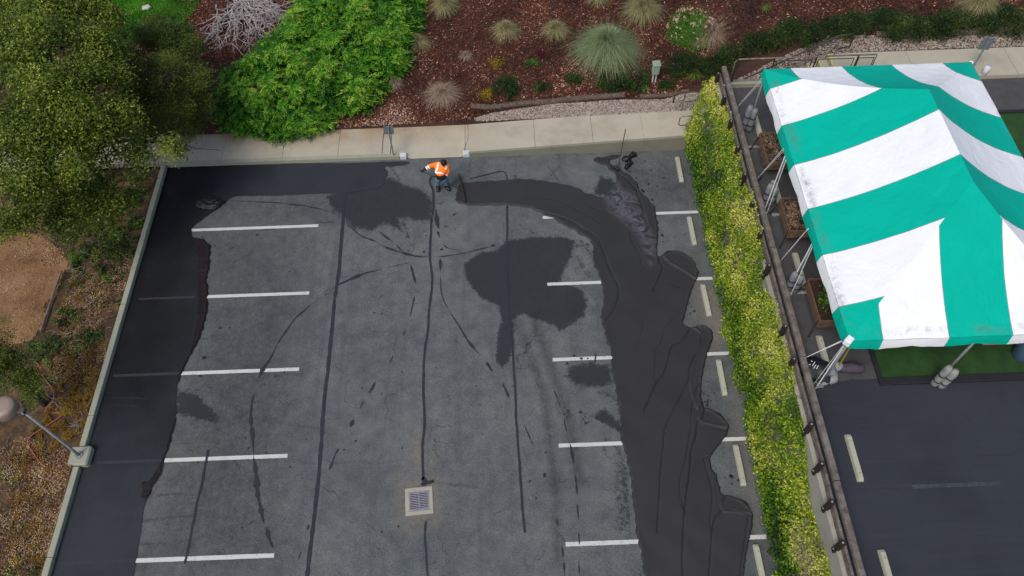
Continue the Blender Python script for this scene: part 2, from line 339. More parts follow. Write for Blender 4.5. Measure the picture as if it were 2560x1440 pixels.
class B:
    def __init__(s): s.b = bmesh.new()
    def box(s, cen, size, rot=None, bev=0.):
        r = bmesh.ops.create_cube(s.b, size=1); vs = r['verts']
        for v in vs: v.co = Vector((v.co.x*size[0], v.co.y*size[1], v.co.z*size[2]))
        if bev:
            es = list({e for v in vs for e in v.link_edges})
            r = bmesh.ops.bevel(s.b, geom=es, offset=bev, segments=1, affect='EDGES', profile=.5)
            vs = list({v for f in r['faces'] for v in f.verts} | {v for v in vs if v.is_valid})
        R = rot if rot is not None else Matrix.Identity(3)
        for v in vs: v.co = R @ v.co + Vector(cen)
        return s
    def tube(s, pts, r, n=8, cap=True, flat=1.):
        pts = [Vector(p) for p in pts]; k = len(pts)
        rs = r if isinstance(r, (list, tuple, np.ndarray)) else [r]*k
        rings = []; prev = None
        for i, p in enumerate(pts):
            t = (pts[min(i+1, k-1)]-pts[max(i-1, 0)]).normalized()
            if prev is None:
                a = t.orthogonal().normalized() if abs(t.z) > .95 else t.cross(Vector((0, 0, 1))).normalized()
            else:
                a = (prev - t*prev.dot(t)).normalized()
            prev = a; bb = t.cross(a)
            rings.append([s.b.verts.new(p + (a*math.cos(2*math.pi*j/n)+bb*math.sin(2*math.pi*j/n)*flat)*rs[i]) for j in range(n)])
        for i in range(k-1):
            for j in range(n):
                s.b.faces.new((rings[i][j], rings[i][(j+1) % n], rings[i+1][(j+1) % n], rings[i+1][j]))
        if cap and n > 2:
            s.b.faces.new(rings[0][::-1]); s.b.faces.new(rings[-1])
        return s
    def ell(s, cen, rad, seg=12, rings=8, rot=None, nzv=0., seed=0):
        r = bmesh.ops.create_uvsphere(s.b, u_segments=seg, v_segments=rings, radius=1)
        R = rot if rot is not None else Matrix.Identity(3)
        for v in r['verts']:
            q = v.co.copy(); k = 1+nzv*mnoise.noise(q*1.7+Vector((seed, seed*.37, 0)))
            v.co = R @ Vector((q.x*rad[0]*k, q.y*rad[1]*k, q.z*rad[2]*k)) + Vector(cen)
        return s
    def prism(s, pts, z0, z1):
        """pts: (x,y); z0,z1 numbers or callables"""
        f0 = z0 if callable(z0) else (lambda x, y: z0); f1 = z1 if callable(z1) else (lambda x, y: z1)
        lo = [s.b.verts.new((x, y, f0(x, y))) for x, y in pts]; hi = [s.b.verts.new((x, y, f1(x, y))) for x, y in pts]
        n = len(pts); s.b.faces.new(hi); s.b.faces.new(lo[::-1])
        for i in range(n): s.b.faces.new((lo[i], lo[(i+1) % n], hi[(i+1) % n], hi[i]))
        return s
    def mesh(s, name):
        bmesh.ops.recalc_face_normals(s.b, faces=s.b.faces[:])
        me = bpy.data.meshes.new(name); s.b.to_mesh(me); s.b.free(); return me
    def obj(s, name, m_, parent=None, smooth=False): return link(name, s.mesh(name), m_, parent, smooth)
def copy_tree(o, parent=None):
    k = o.copy(); COL.objects.link(k)
    if parent: k.parent = parent
    for ch in list(o.children): copy_tree(ch, k)
    return k
def sdf(X, Y, poly):
    """signed distance, positive inside"""
    P = np.asarray(poly, float); d = np.full(X.shape, 1e9); ins = np.zeros(X.shape, bool); n = len(P)
    for i in range(n):
        a = P[i]; b = P[(i+1) % n]; e = b-a; L = e@e+1e-12
        t = np.clip(((X-a[0])*e[0]+(Y-a[1])*e[1])/L, 0, 1)
        d = np.minimum(d, np.hypot(X-a[0]-t*e[0], Y-a[1]-t*e[1]))
        cnd = ((a[1] > Y) != (b[1] > Y)) & (X < (b[0]-a[0])*(Y-a[1])/((b[1]-a[1]) if abs(b[1]-a[1]) > 1e-9 else 1e-9)+a[0])
        ins ^= cnd
    return np.where(ins, d, -d)
def dline(X, Y, pl):
    P = np.asarray(pl, float); d = np.full(X.shape, 1e9)
    for i in range(len(P)-1):
        a = P[i]; e = P[i+1]-a; L = e@e+1e-12
        t = np.clip(((X-a[0])*e[0]+(Y-a[1])*e[1])/L, 0, 1)
        d = np.minimum(d, np.hypot(X-a[0]-t*e[0], Y-a[1]-t*e[1]))
    return d
def pp(pts, z=0.): return [tuple(G(x, y, z)[:2]) for x, y in pts]
def smooth_pl(P, n=6, closed=False):
    P = [np.array(p, float) for p in P]; out = []; k = len(P)
    rngi = range(k if closed else k-1)
    for i in rngi:
        if closed: p0, p1, p2, p3 = P[i-1], P[i], P[(i+1) % k], P[(i+2) % k]
        else: p0, p1, p2, p3 = P[max(i-1, 0)], P[i], P[i+1], P[min(i+2, k-1)]
        for j in range(n):
            t = j/n; out.append(.5*((2*p1)+(-p0+p2)*t+(2*p0-5*p1+4*p2-p3)*t*t+(-p0+3*p1-3*p2+p3)*t**3))
    if not closed: out.append(P[-1])
    return out
def n1(t, s=0.): return mnoise.noise(Vector((t, s*7.13, s)))
def ribbon(name, pts_px, w, m_, parent, z=.004, zb=0., wn_=.35, n=8, taper=False, jit=.012):
    """flat poured line following ground points"""
    P = smooth_pl(pp(pts_px, zb), n); V = []; F = []; s_ = random.random()*50; k = len(P); dist = 0
    for i, p in enumerate(P):
        t = P[min(i+1, k-1)]-P[max(i-1, 0)]; t = t/(np.linalg.norm(t)+1e-9); nrm = np.array([-t[1], t[0]])
        if i: dist += np.linalg.norm(P[i]-P[i-1])
        off = nrm*n1(dist*2.2, s_)*jit*1.5
        hw = w*.43*(1+wn_*2*n1(dist*6, s_+3)+wn_*n1(dist*22, s_+9))
        if taper: hw *= max(.15, min(1, 4*i/k, 4*(k-1-i)/k)) * (.45+1.3*abs(n1(dist*2.6, s_+5))*1.6)
        hw = max(hw, .004)
        V += [(*(p+off+nrm*hw), zb+z), (*(p+off-nrm*hw), zb+z)]
    F = [(2*i, 2*i+1, 2*i+3, 2*i+2) for i in range(k-1)]
    me = arr_mesh(name, V, F); return link(name, me, m_, parent)
def sheet(name, poly, z, m_, parent, nn=4, jit=.02, freq=5.):
    """flat sheet with an uneven outline"""
    P = smooth_pl(poly, nn, True); b = bmesh.new(); vs = []
    for i, p in enumerate(P):
        q = Vector((p[0]*freq, p[1]*freq, 0)); d = jit*(mnoise.noise(q)+.5*mnoise.noise(q*3)); e = jit*(mnoise.noise(q+Vector((9, 5, 3)))+.5*mnoise.noise(q*3+Vector((5, 5, 5))))
        vs.append(b.verts.new((p[0]+d, p[1]+e, z)))
    es = [b.edges.new((vs[i], vs[(i+1) % len(vs)])) for i in range(len(vs))]
    bmesh.ops.triangle_fill(b, edges=es, use_beauty=True)
    for f in b.faces:
        f.normal_update()
        if f.normal.z < 0: f.normal_flip()
    me = bpy.data.meshes.new(name); b.to_mesh(me); b.free(); return link(name, me, m_, parent)
def leaves(C, L, Wd, up=.6, axis=None, axj=.6):
    """diamond leaves: C (n,3); L,W scalars or arrays"""
    n = len(C); N = rng.normal(size=(n, 3)); N[:, 2] = np.abs(N[:, 2])*(1+up*2); N /= np.linalg.norm(N, axis=1)[:, None]
    A = rng.normal(size=(n, 3))*(axj if axis is not None else 1)
    if axis is not None: A = A+axis
    A -= N*(A*N).sum(1)[:, None]; A /= np.linalg.norm(A, axis=1)[:, None]+1e-9
    Bv = np.cross(N, A); L = np.broadcast_to(L, (n,))[:, None]*.5; Wd = np.broadcast_to(Wd, (n,))[:, None]*.5
    V = np.stack([C-A*L, C+Bv*Wd+A*L*.15, C+A*L, C-Bv*Wd+A*L*.15], 1).reshape(-1, 3)
    F = np.arange(4*n).reshape(n, 4); return V, F
def merge(parts):
    Vs, Fs, vs, o = [], [], [], 0
    for V, F, v in parts: Vs.append(V); Fs.append(F+o); vs.append(v); o += len(V)
    return np.concatenate(Vs), np.concatenate(Fs), np.concatenate(vs)

# ================================================================== SETTING
o = B().box((5, 5, -.7), (600, 600, .2)).obj('ground', 'ground'); tag(o, 'bare soil plain under and around the site', kind='structure')

# ---- lower parking lot (dense sheet carrying stain fields)
x0, x1, y0, y1, st = -5.72, 13.5, -15.5, 2.93, .04
nx = int((x1-x0)/st)+1; ny = int((y1-y0)/st)+1
gx = np.linspace(x0, x1, nx); gy = np.linspace(y0, y1, ny); GX, GY = np.meshgrid(gx, gy)
stain = np.zeros(GX.shape); faint = np.zeros(GX.shape); tan_ = np.zeros(GX.shape)
def addpoly(A, pts, soft=.12, k=1.):
    d = sdf(GX, GY, pp(pts)); np.maximum(A, k*np.clip(.5+d/(2*soft), 0, 1), out=A)
def addline(A, pts, w, k=1., soft=None):
    d = dline(GX, GY, smooth_pl(pp(pts), 3)); s_ = soft or w
    np.maximum(A, k*np.clip(1-(d/w), 0, 1), out=A)
addpoly(stain, [(810, 488), (860, 475), (975, 440), (1010, 460), (1060, 475), (1085, 505), (1080, 552), (1040, 552), (1000, 545), (1010, 582), (960, 560), (930, 578), (880, 570), (855, 540), (830, 522)], .2)
addpoly(stain, [(1265, 600), (1330, 592), (1400, 590), (1440, 600), (1430, 640), (1410, 680), (1402, 705), (1450, 720), (1470, 750), (1462, 790), (1430, 812), (1400, 830), (1385, 815), (1340, 800), (1310, 785), (1285, 795), (1287, 870), (1275, 900), (1255, 920), (1238, 900), (1240, 850), (1252, 800), (1245, 765), (1200, 745), (1165, 700), (1158, 660), (1200, 630), (1240, 625)], .12)
addpoly(stain, [(1430, 910), (1480, 905), (1525, 910), (1532, 960), (1500, 970), (1440, 965), (1410, 940)], .2)
addpoly(stain, [(440, 975), (490, 985), (520, 1010), (552, 1042), (535, 1058), (500, 1050), (440, 1035)], .14)
addpoly(stain, [(1500, 440), (1530, 445), (1545, 465), (1520, 490), (1480, 488), (1492, 460)], .16)
addpoly(stain, [(1478, 1042), (1510, 1020), (1555, 1060), (1555, 1085), (1520, 1067)], .12)
for a in ([(1500, 980), (1540, 1000), (1550, 1040)], [(1515, 1100), (1550, 1130), (1570, 1210)], [(1440, 640), (1475, 690)], [(1450, 600), (1480, 640)], [(1400, 620), (1470, 610)],
          [(960, 500), (1010, 580)], [(1000, 540), (1020, 590)]):
    addline(stain, a, .22, .62)
addpoly(stain, [(1530, 1150), (1575, 1150), (1590, 1330), (1532, 1334)], .18, .56)
addpoly(stain, [(1590, 1390), (1602, 1385), (1620, 1445), (1592, 1445)], .15, .56)
for a, w, k in (([(1285, 800), (1330, 900), (1365, 1020), (1385, 1200), (1395, 1400)], .22, .6), ([(1330, 790), (1380, 920), (1430, 1080), (1450, 1200)], .25, .6),
                ([(1300, 800), (1345, 960), (1380, 1100)], .12, .5), ([(700, 760), (620, 860), (560, 940)], .1, .25), ([(500, 870), (640, 930), (760, 935)], .08, .6),
                ([(440, 1110), (520, 1105), (600, 1120)], .06, .8), ([(395, 1238), (440, 1235), (485, 1238)], .07, .9), ([(360, 1302), (430, 1293), (485, 1290)], .09, .9),
                ([(345, 1360), (430, 1357), (510, 1342), (560, 1330)], .08, .8), ([(440, 975), (500, 975), (560, 990)], .07, .8), ([(620, 1000), (700, 1055), (800, 1070)], .05, .7),
                ([(800, 1146), (840, 1158), (900, 1152), (940, 1160), (1010, 1149), (1040, 1162)], .05, .4), ([(545, 1075), (600, 1095)], .05, .8), ([(1080, 1205), (1150, 1213), (1190, 1218)], .08, .6),
                ([(1370, 415), (1385, 435), (1398, 455)], .05, .8), ([(1400, 415), (1375, 440)], .04, .8), ([(1620, 1090), (1625, 1060)], .1, .4),
                ([(975, 415), (1000, 450)], .06, .9), ([(640, 1145), (800, 1160)], .05, .5), ([(540, 800), (600, 810), (650, 850)], .05, .6), ([(560, 905), (590, 915), (640, 915)], .05, .7)):
    addline(faint, a, w, k)
addpoly(faint, [(1700, 650), (1740, 640), (1770, 900), (1880, 1300), (1960, 1440), (1900, 1440), (1790, 1000)], .6, .35)
addpoly(faint, [(430, 1000), (560, 1070), (520, 1440), (330, 1440), (360, 1250)], .8, .42)
addpoly(faint, [(490, 585), (760, 600), (740, 800), (700, 1440), (340, 1440), (450, 950), (515, 740)], .9, .5)
addpoly(faint, [(560, 480), (800, 490), (860, 560), (520, 560)], .5, .4)
addpoly(faint, [(1560, 420), (1740, 385), (1750, 470), (1640, 530)], .5, .45)
for a in ([(1025, 1110), (1050, 1080), (1075, 1130), (1065, 1200), (1030, 1190)], [(990, 1190), (1100, 1190), (1100, 1310), (1010, 1330)],):
    addpoly(tan_, a, .3, .9)
addpoly(tan_, [(1735, 700), (1790, 720), (1830, 800), (1840, 870), (1790, 860), (1755, 800)], .35, 1.)
addpoly(tan_, [(1830, 960), (1850, 960), (1900, 1300), (1890, 1330)], .35, .6)
addpoly(tan_, [(435, 1120), (520, 1120), (520, 1160), (430, 1160)], .4, .45)
V = np.stack([GX, GY, .006*np.sin(GX*.9)*np.sin(GY*.6)-.006], -1).reshape(-1, 3)
ii = np.arange(nx*ny).reshape(ny, nx)
F = np.stack([ii[:-1, :-1], ii[:-1, 1:], ii[1:, 1:], ii[1:, :-1]], -1).reshape(-1, 4)
# leave the drain hole open
dg = G(1048, 1252, 0)
dxy = (dg[0], dg[1]); cx_ = V[F].mean(1)
keep = ~((np.abs(cx_[:, 0]-dxy[0]) < .27) & (np.abs(cx_[:, 1]-dxy[1]) < .27))
lot = link('parking_lot', arr_mesh('parking_lot', V, F[keep], None, {'stain': stain, 'faint': faint, 'tan': tan_}), 'asphalt')
tag(lot, 'worn grey asphalt car park being coated black', kind='structure')

# ---- painted stall lines
def line_box(xa, ya, xb, yb, w, z, m_, parent, name='stall_line'):
    a = np.array([xa, ya]); b = np.array([xb, yb]); t = (b-a)/np.linalg.norm(b-a); n = np.array([-t[1], t[0]])*w/2
    k = max(2, int(np.linalg.norm(b-a)/.08)); V = []; sd_ = random.random()*40
    for i in range(k+1):
        p = a+(b-a)*i/k; j1 = .005*n1(i*.9, sd_); j2 = .005*n1(i*.9, sd_+9)
        V += [(*(p+n*(1+j1/.05)), z), (*(p-n*(1+j2/.05)), z)]
    F = [(2*i, 2*i+1, 2*i+3, 2*i+2) for i in range(k)]
    return link(name, arr_mesh(name, V, F), m_, parent)
for k in range(5):
    y = -2.74*k
    line_box(-5.6, y, 0, y, .115, .004, 'paint', lot)
    line_box(7.63, y, [12.93, 12.93, 12.95, 12.93, 12.9][k], y, .115, .004, 'paint', lot)
line_box(-5.6, -13.7, 0, -13.7, .115, .004, 'paint', lot); line_box(7.63, -13.7, 12.9, -13.7, .115, .004, 'paint', lot)

# ---- crack sealer, drips
for a, w in (([(862, 470), (857, 560), (846, 680), (835, 760), (825, 880), (811, 1000), (801, 1140), (790, 1250), (776, 1370), (766, 1445)], .12),
             ([(1080, 440), (1074, 456), (1083, 480), (1083, 520), (1078, 560), (1075, 640), (1081, 700), (1074, 760), (1070, 820), (1062, 880), (1058, 960), (1061, 1060), (1056, 1120), (1058, 1200)], .085),
             ([(1066, 1302), (1062, 1340), (1066, 1400), (1069, 1445)], .06),
             ([(1268, 508), (1268, 600), (1271, 760), (1280, 850), (1287, 960), (1291, 1060), (1300, 1180), (1306, 1270), (1312, 1332)], .075),
             ([(1175, 447), (1215, 437), (1245, 430), (1262, 432), (1269, 452)], .06),
             ([(521, 1125), (510, 1180), (497, 1240), (486, 1290), (470, 1370), (462, 1410)], .07),
             ([(1055, 1195), (1068, 1206), (1085, 1202)], .12)):
    ribbon('crack_seal', a, w, 'crackseal', lot, .008, n=14, wn_=.18)
for a, w in (([(560, 500), (640, 505), (700, 508), (760, 515), (810, 525), (850, 542)], .05), ([(866, 558), (900, 588), (945, 606)], .075), ([(950, 612), (990, 628), (1040, 640), (1076, 643)], .08),
             ([(1084, 643), (1140, 637), (1190, 626), (1238, 614)], .06), ([(945, 578), (962, 590), (982, 604)], .08), ([(990, 612), (1015, 640)], .04), ([(1027, 662), (1034, 690), (1038, 712)], .06),
             ([(1037, 740), (1033, 760), (1025, 792)], .07), ([(1100, 645), (1101, 665), (1100, 680)], .07), ([(1101, 690), (1104, 730), (1110, 755), (1120, 772)], .06),
             ([(1124, 780), (1150, 820), (1175, 860), (1202, 888)], .075), ([(1214, 905), (1222, 916), (1231, 930)], .08), ([(1255, 958), (1264, 975), (1273, 996)], .05),
             ([(826, 728), (846, 712), (880, 697), (915, 683), (955, 673)], .055), ([(975, 668), (1000, 662), (1027, 657)], .03),
             ([(788, 754), (740, 795), (705, 843), (694, 860)], .07), ([(692, 862), (676, 895), (655, 928), (647, 948)], .085),
             ([(938, 954), (930, 972), (922, 985)], .07), ([(909, 1002), (900, 1022)], .05), ([(884, 1048), (876, 1068)], .09), ([(847, 1120), (835, 1145), (823, 1176)], .06),
             ([(772, 1312), (768, 1325)], .06), ([(753, 1380), (745, 1400)], .05), ([(1012, 826), (1008, 838)], .06), ([(983, 888), (974, 908)], .08),
             ([(635, 985), (628, 1020), (627, 1060), (632, 1100), (634, 1140)], .085), ([(634, 1140), (638, 1180), (643, 1230), (650, 1265), (660, 1310)], .16), ([(664, 1318), (672, 1345), (683, 1370)], .09),
             ([(1385, 975), (1395, 1000), (1400, 1018)], .04), ([(1410, 1045), (1416, 1080)], .04), ([(1424, 1105), (1432, 1140), (1434, 1165)], .05), ([(1436, 1180), (1440, 1210), (1442, 1240)], .05),
             ([(1443, 1260), (1447, 1300)], .035), ([(1446, 1330), (1448, 1362)], .05), ([(1447, 1400), (1448, 1440)], .04), ([(1310, 1062), (1320, 1085), (1330, 1112)], .06), ([(1362, 1182), (1362, 1194)], .06),
             ([(1391, 1298), (1395, 1315)], .09), ([(1405, 1365), (1408, 1392)], .05), ([(1410, 1405), (1413, 1440)], .05), ([(1090, 525), (1092, 550), (1096, 572)], .09), ([(1094, 578), (1100, 596)], .07),
             ([(1108, 612), (1122, 622), (1150, 626)], .03), ([(1108, 565), (1120, 567)], .05), ([(650, 575), (690, 573)], .04), ([(790, 555), (842, 556)], .03), ([(1490, 880), (1489, 895), (1487, 910)], .06)):
    ribbon('sealer_drip', a, w, 'drip', lot, .010, n=10, taper=True, wn_=.3)
for x_, y_, r_ in ((1104, 624, .05), (1232, 614, .07), (537, 615, .04), (643, 588, .05), (860, 1125, .03), (905, 970, .03), (935, 782, .03), (955, 784, .03), (510, 895, .07), (550, 820, .06), (500, 940, .05), (575, 820, .04), (1340, 1245, .03), (1005, 930, .03), (1060, 1210, .09)):
    g_ = G(x_, y_); pts = [(g_[0]+r_*(1+.4*n1(a*.7, x_))*math.cos(a), g_[1]+r_*(.8+.4*n1(a*.7, y_))*math.sin(a)) for a in np.linspace(0, 6.283, 11)[:-1]]
    sheet('sealer_drip', pts, .014, 'drip', lot, 2, .01, 12)

for (x_, y_, s_, n_) in ((1600, 470, 22, 16), (1655, 590, 6, 5), (1735, 1000, 10, 4), (1455, 910, 20, 8), (1470, 1050, 12, 8), (1768, 1000, 8, 10), (1580, 400, 25, 14), (1722, 770, 10, 8), (1830, 1200, 8, 6), (1700, 640, 40, 6), (520, 600, 30, 5), (1120, 560, 40, 8), (1500, 650, 12, 10), (700, 900, 120, 14), (1150, 1000, 200, 22), (600, 1200, 120, 14)):
    for _ in range(n_):
        q_ = G(random.gauss(x_, s_), random.gauss(y_, s_)); r_ = random.uniform(.008, .028)*(1 if s_ > 60 else 1.5)
        if -5.6 < q_[0] < 13 and q_[1] < 2.8: sheet('sealer_drip', [(q_[0]+r_*(1+.5*random.random())*math.cos(t_), q_[1]+r_*(1+.5*random.random())*math.sin(t_)) for t_ in (0, 1, 2, 3, 4, 5)], .009, 'drip', lot, 2, .004, 12)
# ---- finished dry coat
PX_DRY = [(415, 440), (423, 420), (560, 413), (700, 410), (900, 407), (1010, 404), (1020, 410), (985, 417), (962, 418), (970, 436), (950, 468), (905, 477), (860, 483), (800, 485), (700, 489), (640, 490), (585, 492), (562, 508), (520, 540), (484, 566), (481, 592),
          (505, 598), (522, 630), (516, 700), (518, 745), (512, 800), (492, 855), (466, 905), (446, 955), (441, 1000), (440, 1050), (425, 1105), (413, 1143), (403, 1185), (380, 1222), (362, 1262), (354, 1310), (342, 1392), (330, 1450), (320, 1500)]
dry = pp(PX_DRY); dry = [(max(x, -5.70), min(y, 2.90)) for x, y in dry] + [(-5.70, -14.8)]+[(-5.70, yy) for yy in (-10, -6, -2)]
sheet('sealed_strip', dry, .012, 'seal', lot, 5, .035, 6)
for a, k in (([(150, 1397), (338, 1398)], .09), ([(245, 1148), (405, 1147)], .09), ([(285, 932), (448, 930)], .09), ([(350, 738), (490, 738)], .07)):
    p = pp(a); line_box(p[0][0], -2.74*round(-p[0][1]/2.74), p[1][0], -2.74*round(-p[1][1]/2.74), k, .016, 'paintfaint', lot)
for a in ([(260, 997), (330, 995), (375, 998)], [(270, 1013), (350, 1014)], [(205, 1230), (320, 1227)], [(190, 1258), (240, 1258)], [(250, 1182), (330, 1192)], [(285, 1090), (330, 1062)], [(205, 1310), (265, 1318)], [(240, 1148), (360, 1144)], [(620, 430), (640, 436)]):
    ribbon('coat_streak', a, .025, 'crackseal', lot, .016, wn_=.6, taper=True)

# ---- wet slurry: height field with folds
M['wetdk'] = sealmat('damp_slurry_edge', '#191415', '#241d1e', .6)
def slurry(name, px_poly, creases, layers=(), swirl=None, step=.024, edge=.05, h0=.035, hn=.004, rim=.006, jit=.03, m_='wet'):
    P = [tuple(p) for p in smooth_pl(pp(px_poly), 4, True)]
    xs = [p[0] for p in P]; ys = [p[1] for p in P]
    X, Y = np.meshgrid(np.arange(min(xs)-.05, max(xs)+.05, step), np.arange(min(ys)-.05, max(ys)+.05, step))
    jx = jit*np.sin(X*9+Y*7)*np.sin(Y*13-X*4); d = sdf(X+jx, Y+jx, P)
    h = h0*np.clip(d/edge, 0, 1)**.5
    h += rim*np.exp(-((d-.06)/.045)**2)
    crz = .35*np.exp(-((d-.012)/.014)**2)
    for ly, hh in layers:
        dl = sdf(X+jx*.5, Y-jx*.5, [tuple(p) for p in smooth_pl(pp(ly), 4, True)])
        h += hh*np.clip(dl/.05+.5, 0, 1) + .5*hh*np.exp(-((dl-.04)/.04)**2)
    for cr, dep in creases:
        q = smooth_pl(pp(cr), 4); dc = dline(X+jx*.4, Y+jx*.4, q)
        # which side: one lip is higher
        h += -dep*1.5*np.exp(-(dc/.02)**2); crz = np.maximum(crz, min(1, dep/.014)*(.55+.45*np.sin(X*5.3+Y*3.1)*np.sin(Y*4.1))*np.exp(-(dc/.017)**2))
    h += hn*np.sin(X*5+Y*2.3+2*np.sin(Y*1.7))*np.clip(d/.2, 0, 1)
    sw = np.zeros(X.shape)
    if swirl:
        ds = sdf(X, Y, [tuple(p) for p in smooth_pl(pp(swirl), 4, True)]); sw = np.clip(.2+ds/.35, 0, 1)*(ds > -.1)
        h += sw*.02*np.sin(6*X+5*np.sin(3*Y+X))*np.cos(5*Y+3*np.sin(4*X))
    ok = d > 0; ny_, nx_ = X.shape
    h = np.maximum(h, .002)+.018
    # lower boundary verts to ground
    idx = np.arange(nx_*ny_).reshape(ny_, nx_)
    fok = ok[:-1, :-1] & ok[:-1, 1:] & ok[1:, 1:] & ok[1:, :-1]
    F = np.stack([idx[:-1, :-1], idx[:-1, 1:], idx[1:, 1:], idx[1:, :-1]], -1)[fok]
    h = np.where(d < step*1.5, .003, h)
    V = np.stack([X, Y, h], -1).reshape(-1, 3)
    used = np.unique(F); rm = -np.ones(len(V), int); rm[used] = np.arange(len(used))
    o = link(name, arr_mesh(name, V[used], rm[F], None, {'swirl': sw.reshape(-1)[used], 'crease_shade': crz.reshape(-1)[used]}), m_, None, True)
    return o
OUT = [(1150, 460), (1142, 474), (1138, 500), (1165, 514), (1240, 514), (1300, 518), (1340, 528), (1385, 550), (1430, 575), (1478, 605), (1480, 640), (1486, 665), (1502, 705), (1508, 755), (1502, 785), (1510, 830), (1525, 880), (1530, 940), (1538, 975), (1547, 1020), (1550, 1060), (1553, 1110), (1565, 1140), (1572, 1180), (1578, 1220), (1585, 1290), (1592, 1345), (1602, 1390), (1612, 1450), (1620, 1500),
       (1850, 1500), (1860, 1440), (1868, 1380), (1880, 1330), (1884, 1290), (1873, 1265), (1845, 1245), (1812, 1236), (1800, 1215), (1787, 1180), (1777, 1150), (1793, 1120), (1815, 1095), (1822, 1065), (1808, 1042), (1778, 1022), (1759, 1015), (1755, 980), (1758, 940), (1768, 890), (1783, 850), (1780, 830), (1763, 812), (1735, 818), (1710, 812), (1713, 790), (1725, 745), (1735, 715), (1747, 690), (1740, 662), (1720, 640), (1695, 629), (1668, 627), (1648, 640),
       (1645, 605), (1646, 560), (1640, 530), (1634, 512), (1620, 497), (1600, 476), (1590, 452), (1571, 436), (1545, 418), (1524, 404), (1547, 394), (1545, 387), (1515, 391), (1485, 396), (1486, 405), (1514, 417), (1531, 431), (1541, 448), (1531, 464), (1519, 480), (1506, 494), (1491, 489), (1462, 480), (1434, 467), (1390, 457), (1340, 450), (1290, 448), (1240, 452), (1180, 455)]
CRE = [([(1320, 528), (1390, 540), (1430, 555), (1467, 578), (1490, 592), (1500, 610), (1510, 633), (1520, 663), (1533, 693), (1546, 717), (1542, 757), (1527, 785), (1512, 805)], .016),
       ([(1300, 495), (1380, 500), (1430, 520), (1480, 548), (1520, 570), (1537, 588)], .006), ([(1455, 505), (1500, 530), (1545, 545), (1580, 570), (1575, 588), (1585, 615), (1600, 640), (1605, 665), (1625, 680)], .007),
       ([(1645, 640), (1650, 660), (1656, 672), (1645, 700), (1633, 728)], .02), ([(1652, 662), (1672, 655), (1700, 672), (1733, 702)], .012),
       ([(1690, 790), (1663, 820), (1653, 853), (1640, 880), (1637, 913), (1638, 957)], .008),
       ([(1728, 817), (1707, 850), (1680, 867), (1670, 903), (1660, 933), (1642, 957), (1630, 983), (1610, 1027)], .018),
       ([(1728, 817), (1748, 826), (1753, 842), (1747, 873), (1727, 910), (1720, 953), (1697, 1000), (1663, 1070), (1658, 1120), (1652, 1173), (1647, 1247), (1643, 1330)], .014),
       ([(1745, 960), (1730, 1017), (1728, 1057), (1723, 1093), (1713, 1153), (1698, 1213), (1710, 1277)], .010),
       ([(1760, 1017), (1757, 1040), (1743, 1057), (1738, 1093), (1727, 1127), (1725, 1173), (1715, 1247), (1707, 1340), (1707, 1450)], .02),
       ([(1747, 1057), (1780, 1067), (1817, 1077)], .014), ([(1777, 1143), (1758, 1147), (1767, 1177), (1777, 1213), (1780, 1260), (1775, 1300), (1780, 1340)], .010),
       ([(1810, 1243), (1803, 1275), (1787, 1297), (1780, 1340), (1775, 1400), (1772, 1450)], .02), ([(1803, 1277), (1840, 1280), (1877, 1290)], .012),
       ([(1870, 1295), (1862, 1350), (1852, 1420), (1848, 1450)], .010), ([(1610, 810), (1600, 850), (1590, 880)], .006), ([(1675, 712), (1705, 720)], .006),
       ([(1535, 392), (1531, 425), (1560, 445), (1585, 470), (1595, 490), (1606, 520), (1615, 560)], .02), ([(1506, 496), (1545, 475), (1575, 480), (1590, 492)], .014), ([(1578, 508), (1600, 515), (1612, 540), (1618, 562)], .02)]
LAY = [([(1300, 520), (1380, 552), (1440, 582), (1480, 612), (1490, 670), (1505, 720), (1503, 790), (1530, 780), (1545, 757), (1548, 717), (1533, 693), (1510, 633), (1498, 606), (1467, 578), (1430, 555), (1380, 536)], -.008),
       ([(1656, 640), (1690, 630), (1722, 645), (1742, 668), (1740, 700), (1700, 675), (1672, 658)], .03),
       ([(1730, 818), (1760, 815), (1780, 840), (1765, 890), (1755, 940), (1752, 1010), (1740, 1020), (1722, 953), (1745, 875), (1753, 840)], .02),
       ([(1760, 1020), (1805, 1045), (1820, 1070), (1780, 1067), (1745, 1055)], .025), ([(1812, 1240), (1850, 1250), (1882, 1285), (1840, 1282), (1803, 1277)], .025)]
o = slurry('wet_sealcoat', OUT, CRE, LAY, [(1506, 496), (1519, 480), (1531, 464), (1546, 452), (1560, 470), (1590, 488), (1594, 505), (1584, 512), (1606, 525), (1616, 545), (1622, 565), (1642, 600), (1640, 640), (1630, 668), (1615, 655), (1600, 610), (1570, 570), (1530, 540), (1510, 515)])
tag(o, 'thick folded black sealcoat slurry poured down the right hand stalls', 'sealcoat slurry', kind='stuff')
o = slurry('wet_sealcoat', [(488, 605), (505, 596), (525, 612), (527, 650), (519, 700), (522, 740), (516, 800), (498, 850), (472, 900), (448, 955), (438, 962), (455, 915), (478, 860), (490, 800), (492, 740), (489, 690), (491, 650)], [([(496, 630), (505, 612), (514, 600)], .01)], h0=.02, rim=.01, m_='wetdk')
tag(o, 'narrow wet slurry tongue along the dry coat between the first three left stall lines', 'sealcoat slurry', kind='stuff')
o = slurry('wet_sealcoat', [(442, 1040), (437, 1070), (426, 1110), (413, 1145), (405, 1185), (387, 1213), (370, 1248), (354, 1250), (352, 1206), (370, 1202), (395, 1165), (416, 1110), (430, 1060)], [([(398, 1175), (390, 1190), (402, 1180)], .01)], h0=.015, rim=.008, m_='wetdk')
tag(o, 'thin brownish slurry edge beside the fourth left stall line', 'sealcoat slurry', kind='stuff')

